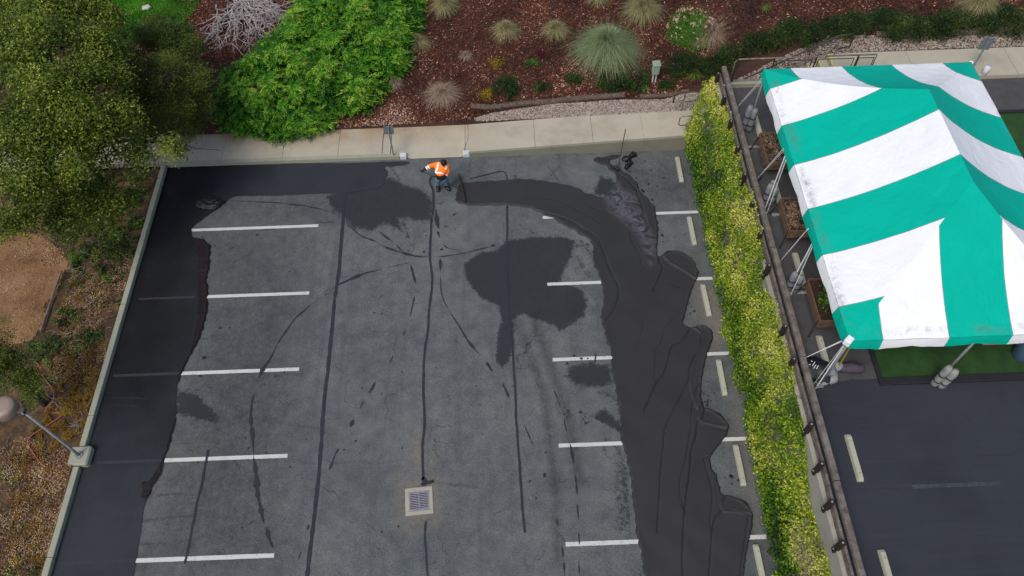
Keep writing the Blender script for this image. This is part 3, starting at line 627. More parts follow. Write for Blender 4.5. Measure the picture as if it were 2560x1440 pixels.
# ---- side ground (left) and planted bank
def grid_mesh(name, xa, xb, ya, yb, step, zf):
    nx = max(2, int((xb-xa)/step)+1); ny = max(2, int((yb-ya)/step)+1)
    X, Y = np.meshgrid(np.linspace(xa, xb, nx), np.linspace(ya, yb, ny)); Z = zf(X, Y)
    ii = np.arange(nx*ny).reshape(ny, nx); F = np.stack([ii[:-1, :-1], ii[:-1, 1:], ii[1:, 1:], ii[1:, :-1]], -1).reshape(-1, 4)
    return arr_mesh(name, np.stack([X, Y, Z], -1).reshape(-1, 3), F)
def sidez(x, y): return .07+.035*np.sin(x*2.1+y*1.3)+.03*np.sin(x*.9-y*3.1)-.02*np.clip((-5.9-x), 0, 4)
o = link('planting_strip_ground', grid_mesh('planting_strip_ground', -24, -5.9, -20, 2.84, .12, sidez), 'sideg', None, True); tag(o, 'weedy brown soil beside the car park curb', kind='structure')
o = link('planted_bank', grid_mesh('planted_bank', -24, 46, 4.39, 44, .16, lambda X, Y: bank(X, Y)-.01), 'mulch', None, True); tag(o, 'dark red bark mulch slope', kind='structure')
DIRT = [(-60, 560), (40, 565), (100, 585), (160, 630), (168, 660), (150, 700), (120, 760), (98, 830), (60, 856), (-60, 850)]
dp = pp(DIRT, .06); dP = smooth_pl(dp, 5, True)
b_ = bmesh.new()
Xd, Yd = np.meshgrid(np.arange(-12, -7, .06), np.arange(-5.5, 1.5, .06)); dd = sdf(Xd+.06*np.sin(Yd*6), Yd, [tuple(p) for p in dP]); okd = dd > 0
idd = np.arange(Xd.size).reshape(Xd.shape); fo = okd[:-1, :-1] & okd[:-1, 1:] & okd[1:, 1:] & okd[1:, :-1]
Fd = np.stack([idd[:-1, :-1], idd[:-1, 1:], idd[1:, 1:], idd[1:, :-1]], -1)[fo]
Vd = np.stack([Xd, Yd, sidez(Xd, Yd)+.012+.05*np.clip(dd/.5, 0, 1)], -1).reshape(-1, 3)
us = np.unique(Fd); rm = -np.ones(len(Vd), int); rm[us] = np.arange(len(us))
o = link('bare_dirt', arr_mesh('bare_dirt', Vd[us], rm[Fd]), 'dirt', None, True); tag(o, 'smooth bare brown dirt patch strewn with dry leaves', kind='structure'); b_.free()

# ---- lower sidewalk, slabs and curb
walk = wempty('sidewalk', (0, 3.6, 0)); tag(walk, 'pale concrete sidewalk ramping up along the top of the car park', kind='structure')
def wz(x): return float(interp(x, BX, BZ))+.02
def slab(xa, xb, ya, yb, zf, zbot, m_, parent, name='slab', g_=.006):
    b = B(); n = max(1, int(abs(xb-xa)/.5)); xa += g_; xb -= g_
    for i in range(n):
        a = xa+(xb-xa)*i/n; e = xa+(xb-xa)*(i+1)/n
    P = [(xa+(xb-xa)*i/n, ya) for i in range(n+1)]+[(xb-(xb-xa)*i/n, yb) for i in range(n+1)]
    b.b.verts.ensure_lookup_table()
    lo = [b.b.verts.new((x-0, y, zbot)) for x, y in P]; hi = [b.b.verts.new((x, y, zf(x, y))) for x, y in P]; k = len(P)
    for i in range(n): b.b.faces.new((hi[i], hi[i+1], hi[k-2-i], hi[k-1-i]))
    for i in range(k): b.b.faces.new((lo[i], lo[(i+1) % k], hi[(i+1) % k], hi[i]))
    ed = [e for e in b.b.edges if len(e.link_faces) == 2 and all(v in hi for v in e.verts) and abs(e.link_faces[0].normal.z-e.link_faces[1].normal.z) > -1 and (any(f.normal.z < .5 for f in e.link_faces))]
    return b.obj(name, m_, parent)
zwalk = lambda x, y: wz(x)
jn = [-24, -18, -12.4, -8.9, -6.05, -3.78, -1.6, .4, 2.3]
for a, b2 in zip(jn[:-1], jn[1:]): slab(a, b2, 3.07, 4.37, zwalk, -.1, 'walk', walk)
def zramp(x, y):
    t = min(1, max(0, (x-2.75)/.25))*min(1, max(0, (5.0-x)/.12)); return wz(x)-(wz(x)-.012)*t*min(1, max(0, (4.2-y)/1.3))
# open ramp area: gridded slabs falling to the asphalt
for a, b2 in ((2.31, 4.99),):
    me = grid_mesh('slab', a+.006, 4.99, 2.915, 4.37, .09, np.vectorize(lambda x, y: zramp(x, y) if (x > 2.78 and x < 4.98) or y > 3.06 else .14))
    link('slab', me, 'walk', walk)
for a, b2 in zip([5.0, 7.52, 9.6, 11.4, 13.2], [7.52, 9.6, 11.4, 13.2, 14.2]): slab(a, b2, 3.0, 4.37, zwalk, -.1, 'walk', walk, g_=.008 if a == 7.52 else .003)
kerb = wempty('curb', (0, 2.95, 0)); tag(kerb, 'concrete curb along the sidewalk edge facing the stalls', kind='structure')
for a, b2 in zip([-5.9, -3.78, -1.6, .4], [-3.78, -1.6, .4, 2.63]): slab(a, b2, 2.915, 3.065, lambda x, y: .152, -.05, 'curb', kerb, 'curb_block', .002)
for a, b2 in zip([5.1, 7.52, 9.6, 11.4], [7.52, 9.6, 11.4, 13.5]):
    slab(a, b2, 2.9, 2.995, lambda x, y: wz(x)+.003, -.05, 'curbface', kerb, 'curb_block', .002)
for nm, px, lab in (('white_block', (1008, 392), 'small white painted curb end block beside the left sign post'), ('white_block', (1166, 387), 'small white painted curb end block behind the worker to his right')):
    g_ = G(px[0], px[1], .12); o = B().box((g_[0], 2.99, .085), (.24, .2, .19), None, .02).obj('curb_end_block', 'whitep'); tag(o, lab, 'curb block', 'white curb end blocks')
# crack and stain line on walk slab: a crooked hairline
ribbon('hairline_crack', [(1168, 312), (1171, 330), (1169, 350), (1163, 365), (1161, 380)], .018, 'strapdk', walk, .012, .165, n=6)
ribbon('hairline_crack', [(1345, 303), (1347, 330), (1350, 366)], .035, 'strapdk', walk, .012, .28, n=3, wn_=.1, jit=0)
ribbon('expansion_joint', [(960, 330), (957, 355), (955, 384)], .022, 'strapdk', walk, .012, .15, n=3, wn_=.1, jit=0)

# left curb (segments)
lc = wempty('curb', (-5.8, 0, 0)); tag(lc, 'long low concrete curb wall along the left edge of the car park', kind='structure')
ys = [2.9, 1.1, -2.2, -6.1, -7.78]
jp = [G(375, 555, .15)[1], G(318, 760, .15)[1], G(238, 1038, .15)[1], -7.75]
segs = [2.9, jp[0], jp[1], jp[2], -7.76]
for a, b2 in zip(segs[:-1], segs[1:]): B().box((-5.815, (a+b2)/2, .03), (.17, abs(a-b2)-.012, .27), None, .012).obj('curb_block', 'curb', lc)
for a, b2 in zip([-8.36, G(132, 1393, .15)[1], -14.2], [G(132, 1393, .15)[1], -14.2, -19]): B().box((-5.815, (a+b2)/2, .03), (.17, abs(a-b2)-.012, .27), None, .012).obj('curb_block', 'curb', lc)

# ---- retaining wall, upper lot
wall = B(); wall.box((13.6, -6.8, 1.2), (.2, 20, 3.3), None, .01); wall.obj('retaining_wall', 'wall')
tag(bpy.data.objects['retaining_wall'], 'pale concrete retaining wall showing between hedge and timber barrier', 'retaining wall')
up = wempty('upper_parking_lot', (20, -5, ZU)); tag(up, 'raised asphalt car park beyond the timber barrier', kind='structure')
b_ = B(); b_.prism([(13.705, -19), (50, -19), (50, 3.0), (13.705, 3.0)], ZU-1.9, ZU); b_.obj('asphalt_slab', mat('upper_asphalt', [c('#3e3d3e'), c('#504f50')], 2.5, .85, .3), up)
fresh = pp([(2035, 985), (2042, 966), (2060, 957), (2095, 954), (2130, 949), (2220, 946), (2330, 951), (2450, 944), (2570, 941), (2700, 940)], ZU)
fresh = [(13.72, -9.0)]+[(max(p_[0], 13.72), p_[1]+.03*n1(i_*.8, 4)) for i_, p_ in enumerate(smooth_pl(fresh, 6))]+[(30, -8.1), (48, -8.1), (48, -18.9), (30, -18.9), (13.72, -18.9)]
sheet('sealed_area', fresh, ZU+.006, 'seal_up', up, 1, .0, 5)
for px, dl in (((1865, 368), 1.6), ((1930, 537), 1.6), ((1972, 732), 1.6)):
    g_ = G(*px, ZU); line_box(g_[0], g_[1], g_[0]+dl, g_[1], .11, ZU+.005, 'paintold', up)
line_box(*G(2280, 1217, ZU)[:2], G(2505, 1217, ZU)[0], G(2280, 1217, ZU)[1], .1, ZU+.011, 'paintfaint2', up)
for a in ([(2135, 1047), (2170, 1048)], [(2135, 1065), (2185, 1070)], [(2425, 1140), (2500, 1138), (2560, 1132)], [(2405, 1020), (2428, 1062)], [(2200, 1218), (2250, 1226)], [(2050, 1120), (2080, 1160), (2140, 1215)]):
    ribbon('coat_streak', a, .02, 'drip', up, .011, ZU, wn_=.6, taper=True)
slab(13.86, 17.5, 3.0, 3.19, lambda x, y: 2.9, .3, 'curb', up, 'edge_kerb')
tf = wempty('turf', (22, -3, ZU)); tag(tf, 'artificial grass rectangle under and beside the striped tent', kind='structure')
me = grid_mesh('turf_mat', 15.82, 34, -7.84, 1.34, .25, lambda X, Y: ZU+.03+.004*np.sin(X*5)*np.cos(Y*4)); link('turf_mat', me, 'turf', tf)
for a, s_ in (((15.76, -3.25, ZU+.035), (.12, 9.4, .07)), ((24.9, -7.96, ZU+.04), (18.4, .2, .08)), ((24.9, 1.42, ZU+.035), (18.4, .12, .07))):
    B().box(a, s_, None, .01).obj('edging_strip', 'edging', tf)
uw = wempty('upper_sidewalk', (22, 3.6, 2.88)); tag(uw, 'upper level concrete sidewalk behind the tent', kind='structure')
for a, b2 in zip([17.85, 20.2, 23.55, 26.5, 30], [20.2, 23.55, 26.5, 30, 46]): slab(a, b2, 3.01, 4.37, lambda x, y: 2.885, 2.0, 'walkup', uw)
# stairs in the trench behind the upper kerb
stair = wempty('stairs', (16, 3.8, .6)); tag(stair, 'concrete steps with yellow nosings climbing to the upper sidewalk', 'stairs')
ns = 12
for i in range(ns):
    xa = 14.2+(17.85-14.2)*i/ns; zt = .66+(2.88-.66)*(i+1)/ns
    B().box((xa+.152+.1, 3.78, zt-.35), (.304+.2, 1.16, .7), None, .004).obj('step', 'walkup', stair)
    B().box((xa+.03, 3.78, zt+.003), (.05, 1.1, .006)).obj('nosing', 'yellow', stair)

# ================================================================== THINGS
# wheel stops
def stop_mesh(L=1.18):
    b = B(); prof = [(-.085, 0), (.085, 0), (.062, .085), (.045, .105), (-.045, .105), (-.062, .085)]
    rings = []
    for y, k, dz in ((-L/2, 1., -.0), (-L/2+.004, 1, 0), (-L/2+.07, 1, 0), (0, 1, 0), (L/2-.07, 1, 0), (L/2, 1, 0)):
        end = abs(abs(y)-L/2) < .01
        rings.append([b.b.verts.new((x*(.95 if end else 1), y, z*(.55 if end and z > .05 else 1))) for x, z in prof])
    for r0, r1 in zip(rings[:-1], rings[1:]):
        for j in range(6): b.b.faces.new((r0[j], r0[(j+1) % 6], r1[(j+1) % 6], r1[j]))
    b.b.faces.new(rings[0]); b.b.faces.new(rings[-1][::-1]); return b.mesh('block')
sm = stop_mesh(); pinm = B().tube([(0, 0, .1), (0, 0, .1085)], .013, 8).mesh('anchor_hole')
ws = empty('wheel_stop'); link('block', sm, 'stop', ws)
for s_ in (-1, 1):
    q = link('anchor_hole', pinm, 'blackrub', ws); q.location = (0, s_*.4, 0)
first = True
def stop(x, y, z, lab, rz=0):
    global first
    o = ws if first else copy_tree(ws); first = False
    o.location = (x, y, z); o.rotation_euler = (0, 0, rz); tag(o, lab, 'wheel stop', 'concrete wheel stops at the stall ends')
low = [((1697, 391), (1711, 452), 'wheel stop nearest the sidewalk, left of the hedge top'), ((1719, 541), (1733, 608), 'wheel stop just below the first right stall line, beside the hedge'),
       ((1751, 710), (1766, 785), 'wheel stop with tan soil patch beside it'), ((1788, 898), (1805, 988), 'wheel stop below the third right stall line, left of the hedge'),
       ((1834, 1111), (1853, 1215), 'wheel stop below the fourth right stall line, beside widest slurry lobes'), ((1888, 1360), (1908, 1440), 'lowest wheel stop at the bottom edge, left of the hedge')]
for i, (a, b2, lab) in enumerate(low):
    p = G(*a, .05); stop(12.58, p[1]-.6, 0, lab, .01*(i % 3-1))
for y, lab in ((1.12, 'wheel stop behind first planter, beside grey weight bag'), (-1.72, 'wheel stop beside the second planter, mostly under the tent'), (-4.44, 'wheel stop between second and third planters'),
               (-7.15, 'wheel stop by the black bag at the tent corner'), (-9.94, 'pale wheel stop alone on dark upper asphalt right of the barrier'), (-12.7, 'wheel stop cut by bottom edge on the upper asphalt')):
    stop(14.52, y, ZU+.004, lab, -.005)

# timber barrier
fence = wempty('timber_barrier', (13.68, -5, ZU)); tag(fence, 'weathered grey timber guard rail on dark posts along the retaining wall', 'barrier')
ends = [4.0, G(1852, 365, 3.5)[1], G(1893, 500, 3.5)[1], G(1923, 620, 3.5)[1], -6.95, -7.6, G(2072, 1150, 3.5)[1], -13.6]
yy = [3.3, .55, -1.9, -4.1, -7.5, -10.7, -13.9, -17]
for a, b2 in zip(yy[:-1], yy[1:]):
    j = random.uniform(-.01, .01); R = Matrix.Rotation(random.uniform(-.004, .004), 3, 'Z')
    B().box((13.69+j, (a+b2)/2, 3.38), (.14, abs(a-b2)-.02, .14), R, .012).obj('top_rail', 'wood', fence)
    B().box((13.61+j, (a+b2)/2, 3.02), (.06, abs(a-b2)-.015, .24), R, .01).obj('lower_board', 'wood', fence)
py_ = [G(*q, 3.2)[1] for q in ((1967, 820), (1988, 902), (2027, 1065), (2060, 1163), (2085, 1258), (2113, 1360))]
py_ = [3.1, 2.0, .9, -.2, -1.3, -2.4, -3.5, -4.6]+py_+[py_[-1]-1.1*k for k in (1, 2, 3)]
for y in py_:
    B().box((13.50, y, 3.0), (.11, .12, .62), None, .01).obj('post', 'wooddk', fence)
    B().tube([(13.50, y, 3.3), (13.50, y, 3.32)], .022, 8).obj('bolt', 'bolt', fence)
    B().tube([(13.44, y, 2.86), (13.425, y, 2.86)], .02, 8).obj('bolt', 'bolt', fence)

# squeegees
BL = None
def squeegee(handle, brace_at, bl0, bl1, lab, short=False):
    t = empty('squeegee', tuple(handle[-1]))
    t.location = (0, 0, 0)
    B().tube(handle, .016, 8).obj('handle', 'metal_dark', t)
    a, b2 = Vector(bl0), Vector(bl1); mid = (a+b2)/2; d = (b2-a); L = d.length
    R = Vector((1, 0, 0)).rotation_difference(d.normalized()).to_matrix()
    B().box(mid+Vector((0, 0, .06)), (L, .03, .1), R, .006).obj('blade', 'blackrub', t)
    B().box(mid+Vector((0, 0, .13)), (L, .045, .04), R, .006).obj('blade_channel', 'metal_dark', t)
    for q in (a.lerp(b2, .15), a.lerp(b2, .85)): B().tube([brace_at, q+Vector((0, 0, .14))], .01, 6).obj('brace', 'metal_dark', t)
    tag(t, lab, 'squeegee'); return t
h0 = G(1050, 425, 1.02); h1 = G(1163, 478, .14)
hd = [Vector(h0), Vector(h1)]
squeegee(hd, Vector(h0).lerp(Vector(h1), .7), G(1148, 441, .02), G(1163, 508, .02), 'long black squeegee the worker pushes into the slurry')
t = squeegee([GV(1564, 322, 1.05), GV(1546, 415, .1)], GV(1548, 405, .2), G(1534, 422, .05), G(1545, 430, .05), 'thin long handled squeegee standing in the slurry against the sidewalk')
# crumpled tarp of sealer with rods
b_ = B(); g_ = G(522, 512, .05)
for i, (dx, dy, rx, ry, a) in enumerate(((0, 0, .42, .2, -.2), (.2, -.06, .3, .12, .5), (-.22, .04, .22, .16, .2), (.05, .12, .3, .12, -.1), (.3, .02, .25, .07, .45))):
    b_.ell((g_[0]+dx, g_[1]+dy, .05), (rx, ry, .1), 20, 10, Matrix.Rotation(a, 3, 'Z'), .5, i*3.1)
o = b_.obj('sealcoat_lump', 'blackrub', None, True); tag(o, 'crumpled shiny black lump of sealer sheet near the top left corner', 'sealer lump')
for a, lab in (([(512, 486), (515, 500), (520, 512)], 0), ([(480, 505), (505, 498), (530, 490)], 0), ([(520, 487), (540, 510)], 0), ([(530, 485), (565, 484)], 0), ([(540, 490), (562, 512)], 0)):
    q = B().tube([GV(x, y, .12) for x, y in a], .012, 6).obj('wrinkle_cord', 'blackrub', o)
# boots / gloves pile
b_ = B()
for i, (x_, y_, r_, e_) in enumerate(((1568, 398, .17, .11), (1582, 388, .13, .1), (1573, 411, .15, .09), (1566, 418, .1, .06))):
    g_ = G(x_, y_, .05); b_.ell((g_[0], g_[1], .07), (r_, e_, .09), 16, 10, Matrix.Rotation(.5*i, 3, 'Z'), .7, i*5)
o = b_.obj('rag_pile', 'blackrub', None, True); tag(o, 'small heap of tarred black gloves and rags below the high sidewalk', 'rag pile')

# drain
dr = empty('drain', (dxy[0], dxy[1], .004)); tag(dr, 'square storm drain with slotted iron grate in a rough concrete collar', 'drain')
def loc(o): return o
R = Matrix.Rotation(math.radians(4), 3, 'Z')
b_ = B()
for cx, cy, sx, sy in ((0, .322, .755, .115), (0, -.322, .755, .115), (-.32, 0, .115, .53), (.32, 0, .115, .53)):
    b_.box(R @ Vector((cx, cy, -.03)), (sx, sy, .09), R, .012)
b_.obj('collar', 'drainc', dr)
b_ = B()
for cx, cy, sx, sy in ((0, .247, .52, .026), (0, -.247, .52, .026), (-.247, 0, .026, .468), (.247, 0, .026, .468), (0, 0, .022, .468)):
    b_.box(R @ Vector((cx, cy, -.002)), (sx, sy, .05), R, .003)
b_.obj('grate_frame', 'grate', dr)
for i in range(10):
    y = -.234+.468*(i+.5)/10+.0
    for cx in (-.12, .12): B().box(R @ Vector((cx, y+.0, -.006)), (.222, .021, .04), R, .003).obj('grate_bar', 'grate', dr)
B().box((0, 0, -.32), (.6, .6, .02)).obj('pit', 'void', dr)
for s_ in ((-.29, 0, .02, .6), (.29, 0, .02, .6), (0, -.29, .6, .02), (0, .29, .6, .02)): B().box((s_[0], s_[1], -.19), (s_[2], s_[3], .25)).obj('pit_wall', 'void', dr)

# signs
def sign(base, top, w, h, lab, foot_z, rz=0, tube=.03, basebox=None, tilt=0):
    t = empty('sign', tuple(base)); H = (top[2]-base[2])
    B().box((0, 0, H/2), (.055, .03, H), None, .004).obj('post', 'galv' if not basebox else 'galvd', t)
    q = B().box((0, .03, H-h/2-.04), (w, .006, h), None, .01).obj('sign_panel', 'galvd', t)
    if basebox: B().box((0, 0, .1), basebox, None, .02).obj('footing', 'curbface', t)
    t.rotation_euler = (0, 0, rz); tag(t, lab, 'sign'); return t
b0 = G(984, 386, .16); sign((b0[0], 2.99, .16), (0, 0, .16+1.42), .34, .38, 'small grey sign seen from behind on a post at the left curb', 0, .02)
b0 = G(2428, 170, 2.9); sign((b0[0], b0[1]-.05, 2.89), (0, 0, 2.89+1.28), .36, .46, 'grey sign seen from behind on a leaning post past the tent corner', 0, -.12)

# area lamp
la = empty('street_lamp', (-5.79, -8.06, 0)); tag(la, 'area lamp with tan round head on a grey pole rising from the curb', 'street lamp')
B().box((0, 0, .05), (.56, .56, .34), None, .04).obj('footing', 'curb', la)
B().tube([(0, 0, .22), (0, 0, .25)], .11, 16).obj('base_plate', 'galv', la)
for a in range(4): B().tube([(.075*math.cos(a*1.57+.8), .075*math.sin(a*1.57+.8), .25), (.075*math.cos(a*1.57+.8), .075*math.sin(a*1.57+.8), .28)], .012, 6).obj('bolt', 'bolt', la)
B().tube([(0, 0, .25), (0, 0, .65), (0, 0, .66), (0, 0, 3.05)], [.042, .042, .034, .032], 12).obj('pole', 'galv', la, True)
B().box((-.06, .02, 3.1), (.22, .16, .14), None, .02).obj('bracket', 'lampbox', la)
B().box((.03, -.085, 3.14), (.06, .012, .05), None, .003).obj('label_plate', 'bolt', la)
b_ = B()
Rr = Matrix.Rotation(math.radians(-18), 3, 'X')
def ringp(z, r): return [(-.42, .05, z)]
b_.tube([(-.42, .05, 3.02), (-.42, .05, 3.06), (-.42, .05, 3.3), (-.42, .05, 3.36), (-.42, .05, 3.38)], [.27, .29, .3, .27, .16], 28)
b_.obj('lamp_head', 'lamphead', la, True)

# railings
def rail(name, segs, r, m_, parent): return B().tube(segs, r, 8).obj(name, m_, parent, True)
hr = wempty('handrail', (15, 4.3, 0)); tag(hr, 'long bronze stair handrail sloping along the gravel behind the tent', 'handrail')
pts = [GV(1683, 257, 1.15), GV(1683, 240, 1.5), GV(1690, 236, 1.53), GV(1825, 193, 1.55), GV(2000, 128, 3.0), GV(2095, 97, 3.8), GV(2130, 95, 3.85)]
pts = [Vector((12.5, 4.1, 1.15)), Vector((12.5, 4.1, 1.5)), Vector((12.75, 4.15, 1.56)), Vector((14.2, 4.25, 1.58)), Vector((17.6, 4.2, 3.75)), Vector((18.05, 4.2, 3.82)), Vector((18.1, 4.2, 3.6)), Vector((18.1, 4.2, 3.3)), Vector((17.75, 4.2, 3.22))]
rail('rail', pts, .03, 'metal_dark', hr)
rail('lower_return', [Vector((12.5, 4.1, 1.15)), Vector((13.4, 4.15, 1.17))], .02, 'rail', hr)
for x_, zt in ((12.9, 1.57), (14.3, 1.62), (15.6, 2.45), (17.0, 3.36), (17.7, 3.75)): B().tube([(x_, 4.22, wz(x_)-.05), (x_, 4.22, zt)], .02, 8).obj('post', 'rail', hr)
hr = wempty('handrail', (13, 3.05, 0)); tag(hr, 'short bronze handrail loop at the sidewalk end left of the hedge', 'handrail')
rail('rail', [Vector((14.1, 3.08, 1.53)), Vector((12.62, 3.08, 1.45)), Vector((12.55, 3.08, 1.4)), Vector((12.55, 3.08, 1.1)), Vector((12.62, 3.08, 1.03)), Vector((13.3, 3.08, 1.05))], .02, 'rail', hr)
B().tube([(12.95, 3.08, .55), (12.95, 3.08, 1.46)], .02, 8).obj('post', 'rail', hr)
gr = wempty('guardrail', (16, 3.12, 2.9)); tag(gr, 'bronze guard rail with mesh infill on the kerb behind the tent', 'guardrail')
rail('top_rail', [Vector((13.98, 3.1, 2.95)), Vector((13.95, 3.1, 3.75)), Vector((14.05, 3.1, 3.86)), Vector((18.5, 3.1, 3.86)), Vector((18.52, 3.1, 2.9))], .026, 'rail', gr)
rail('bottom_rail', [Vector((13.98, 3.1, 3.0)), Vector((18.5, 3.1, 3.0))], .018, 'rail', gr)
for x_ in (14.0, 15.2, 16.55, 17.9): 
    B().box((x_+.02, 3.1, 3.4), (.05, .035, .94), None, .004).obj('post', 'metal_dark', gr)
for xa, xb in ((15.3, 16.45), (16.65, 17.8), (17.95, 18.45)):
    b_ = B()
    for p0, p1 in (((xa, 3.74), (xb, 3.74)), ((xa, 3.1), (xb, 3.1)), ((xa, 3.1), (xa, 3.74)), ((xb, 3.1), (xb, 3.74))): b_.tube([(p0[0], 3.1, p0[1]), (p1[0], 3.1, p1[1])], .015, 6)
    b_.obj('panel_frame', 'metal_dark', gr)
    b_ = B(); x_ = xa+.03
    while x_ < xb-.02: b_.tube([(x_, 3.1, 3.12), (x_, 3.1, 3.72)], .004, 4); x_ += .05
    o = b_.obj('mesh_infill', 'metal_dark', gr); o['kind'] = 'stuff'

# utility cabinet
g_ = GB(1634, 205); ub = empty('utility_cabinet', tuple(g_)); tag(ub, 'pale green utility pedestal with two white pipes on the mulch', 'utility cabinet')
B().box((0, 0, .62), (.26, .24, .42), None, .03).obj('cabinet', 'green_box', ub); B().box((0, 0, .86), (.3, .3, .07), None, .025).obj('lid', 'green_box', ub)
for s_ in (-.055, .055): B().tube([(s_, -.02, -.05), (s_, -.02, .42)], .028, 10).obj('pipe', 'whitep', ub)
# bollard / downpipe by tent corner
b_ = B(); g_ = G(2440, 200, 2.88); b_.tube([(22.42, 3.1, 2.8), (22.42, 3.1, 3.2)], .09, 16); o = b_.obj('bollard', 'whitep', None, True); tag(o, 'short white bollard at the back right corner of the tent', 'bollard')

# rocks
for px, r_, lab in (((368, 22), .18, 'white rock lying on the bright lawn'), ((827, 265), .13, 'small white rock under the juniper edge')):
    g_ = GB(*px); o = B().ell((g_[0], g_[1], g_[2]+r_*.3), (r_*1.1, r_*.7, r_*.5), 14, 9, None, .5, px[0]).obj('rock', 'rock', None, True); tag(o, lab, 'rock')
# irrigation lids
for px, lab in (((235, 474), 'round turquoise valve cover in the weeds below the oak'), ((259, 341), 'small turquoise cover by the sidewalk under the oak')):
    g_ = G(*px, .1) if px[1] > 430 else GB(*px); t = empty('valve_cover', (g_[0], g_[1], g_[2]))
    B().tube([(0, 0, -.02), (0, 0, .1), (0, 0, .13)], [.13, .13, .11], 16).obj('lid', 'teal_box', t, True); tag(t, lab, 'valve cover')
# timber edging, hose
o = B().tube([GV(153, 678, .12), GV(135, 730, .12), GV(115, 790, .11), GV(101, 828, .1)], .035, 6).obj('edging_timber', 'wood'); tag(o, 'thin weathered edging timber between dirt patch and weeds', 'edging timber')
hz_ = smooth_pl([GV(x, y, .14) for x, y in ((83, 897), (100, 918), (110, 945), (128, 968), (135, 990), (128, 1010), (112, 1028), (148, 1033), (153, 1040), (110, 1068), (75, 1092), (70, 1110), (85, 1135), (105, 1160), (130, 1170), (150, 1160), (162, 1142), (158, 1128))], 6)
o = B().tube([tuple(p) for p in hz_], .014, 6).obj('hose', 'hose', None, True); tag(o, 'orange hose looping through the dry weeds beside the lamp', 'hose')
hz_ = smooth_pl([GV(x, y, .14) for x, y in ((-8, 833), (8, 836), (20, 843))], 4)
o = B().tube([tuple(p) for p in hz_], .014, 6).obj('hose', 'hose', None, True); tag(o, 'short orange hose end on the dirt at the left edge', 'hose')

# straw wattles on the slope
def wattle(px, lab, r=.1, dz=.05):
    P = smooth_pl([GB(x, y) for x, y in px], 6); pts = [Vector(p)+Vector((0, 0, dz)) for p in P]
    b = B(); b.tube(pts, [r*(1+.15*n1(i*.9, 3)) for i in range(len(pts))], 12); t = b.obj('straw_wattle', 'wattle', None, True)
    # straw fibres
    n = int(sum((pts[i+1]-pts[i]).length for i in range(len(pts)-1))*260); C = np.array([pts[int(rng.random()*(len(pts)-1))].lerp(pts[0], 0) for _ in range(n)], float)
    i0 = rng.integers(0, len(pts)-1, n); f = rng.random(n)[:, None]; PA = np.array(pts); C = PA[i0]*(1-f)+PA[i0+1]*f
    a = rng.random(n)*2*np.pi; C = C+np.stack([0*a, np.cos(a)*r, np.abs(np.sin(a))*r], 1)*1.03
    V, F = leaves(C, .09, .008, .3, np.array([1., 0, 0]), .6); q = link('straw', arr_mesh('straw', V, F, rng.random(n)*.7), 'grassdead', t); q['kind'] = 'stuff'
    tag(t, lab, 'straw wattle', 'erosion wattles on the slope')
wattle([(1178, 268), (1230, 271), (1300, 262), (1370, 257), (1440, 249), (1500, 245), (1562, 240)], 'long straw wattle on the mulch slope above the gravel')
wattle([(1600, 241), (1640, 240), (1690, 236), (1720, 228)], 'half buried wattle below the green utility pedestal', .07, 0)
wattle([(2000, 100), (2030, 96), (2055, 94)], 'short grey wattle end behind the sloping handrail')
wattle([(2188, 90), (2230, 92), (2270, 95)], 'wattle piece under the middle dark shrubs right of the handrail', .12)
wattle([(2372, 88), (2420, 84), (2480, 80), (2530, 78)], 'wattle piece behind the right grey sign', .12)

# ================================================================== TENT
TX0, TX1, TY1, TY0, TZ, TH = 14.13, 20.25, 1.17, -8.03, 5.1, 1.85
HW = (TX1-TX0)/2; XC = (TX0+TX1)/2
def tentz(u, s=0.): return TZ + TH*(.70*u+.30*u*u) - .07*math.sin(math.pi*u)
def tentmat(name, a, b):
    mt, nt, bs = newmat(name); p = geo(nt)
    e = attr(nt, 'edge'); n = nz(nt, 1.6, 8, .8, p, 1.2); n2 = nz(nt, 22, 4, .7, p)
    col = mix(nt, nz(nt, 1.2, 4, .5, p), c(a, .98), c(b, .98))
    dm = math_(nt, 'MULTIPLY', e, ramp(nt, math_(nt, 'ADD', math_(nt, 'MULTIPLY', n, .8), math_(nt, 'MULTIPLY', n2, .25)), [(.50, g1(0)), (.66, g1(.8))]))
    col = mix(nt, dm, col, c('#6e665e'))
    nt.links.new(col, bs.inputs['Base Color']); bs.inputs['Roughness'].default_value = .7; bs.inputs['Specular IOR Level'].default_value = .08
    bump(nt, bs, math_(nt, 'ADD', nz(nt, 1.6, 3, .5, p, .6), math_(nt, 'MULTIPLY', nz(nt, 9, 4, .6, p), .25)), .55, .08)
    t = nt.nodes.new('ShaderNodeBsdfTranslucent'); nt.links.new(col, t.inputs[0])
    ms = nt.nodes.new('ShaderNodeMixShader'); ms.inputs[0].default_value = .12
    nt.links.new(bs.outputs[0], ms.inputs[1]); nt.links.new(t.outputs[0], ms.inputs[2]); nt.links.new(ms.outputs[0], nt.nodes['Material Output'].inputs[0])
    return mt
M['tw'] = tentmat('white_canvas', '#d9dbdd', '#e6e8e9'); M['tg'] = tentmat('green_canvas', '#009f8a', '#00ab96')
tent = wempty('striped_tent', (XC, -3.4, ZU)); tag(tent, 'green and white striped frame tent on the upper level', 'tent')
YB = [TY1, .34, -1.15, -2.62, -4.13, -5.6, -7.1, TY0]; XB = [TX0, 14.9, 16.42, 17.88, 19.4, TX1]
def umaxy(y): return max(0., min(1., (TY1-y)/HW, (y-TY0)/HW))
def umaxx(x): return max(0., min(1., (x-TX0)/HW, (TX1-x)/HW))
def wr(x, y): return .012*mnoise.noise(Vector((x*2.3, y*2.3, 0)))+.006*mnoise.noise(Vector((x*7, y*7, 4)))
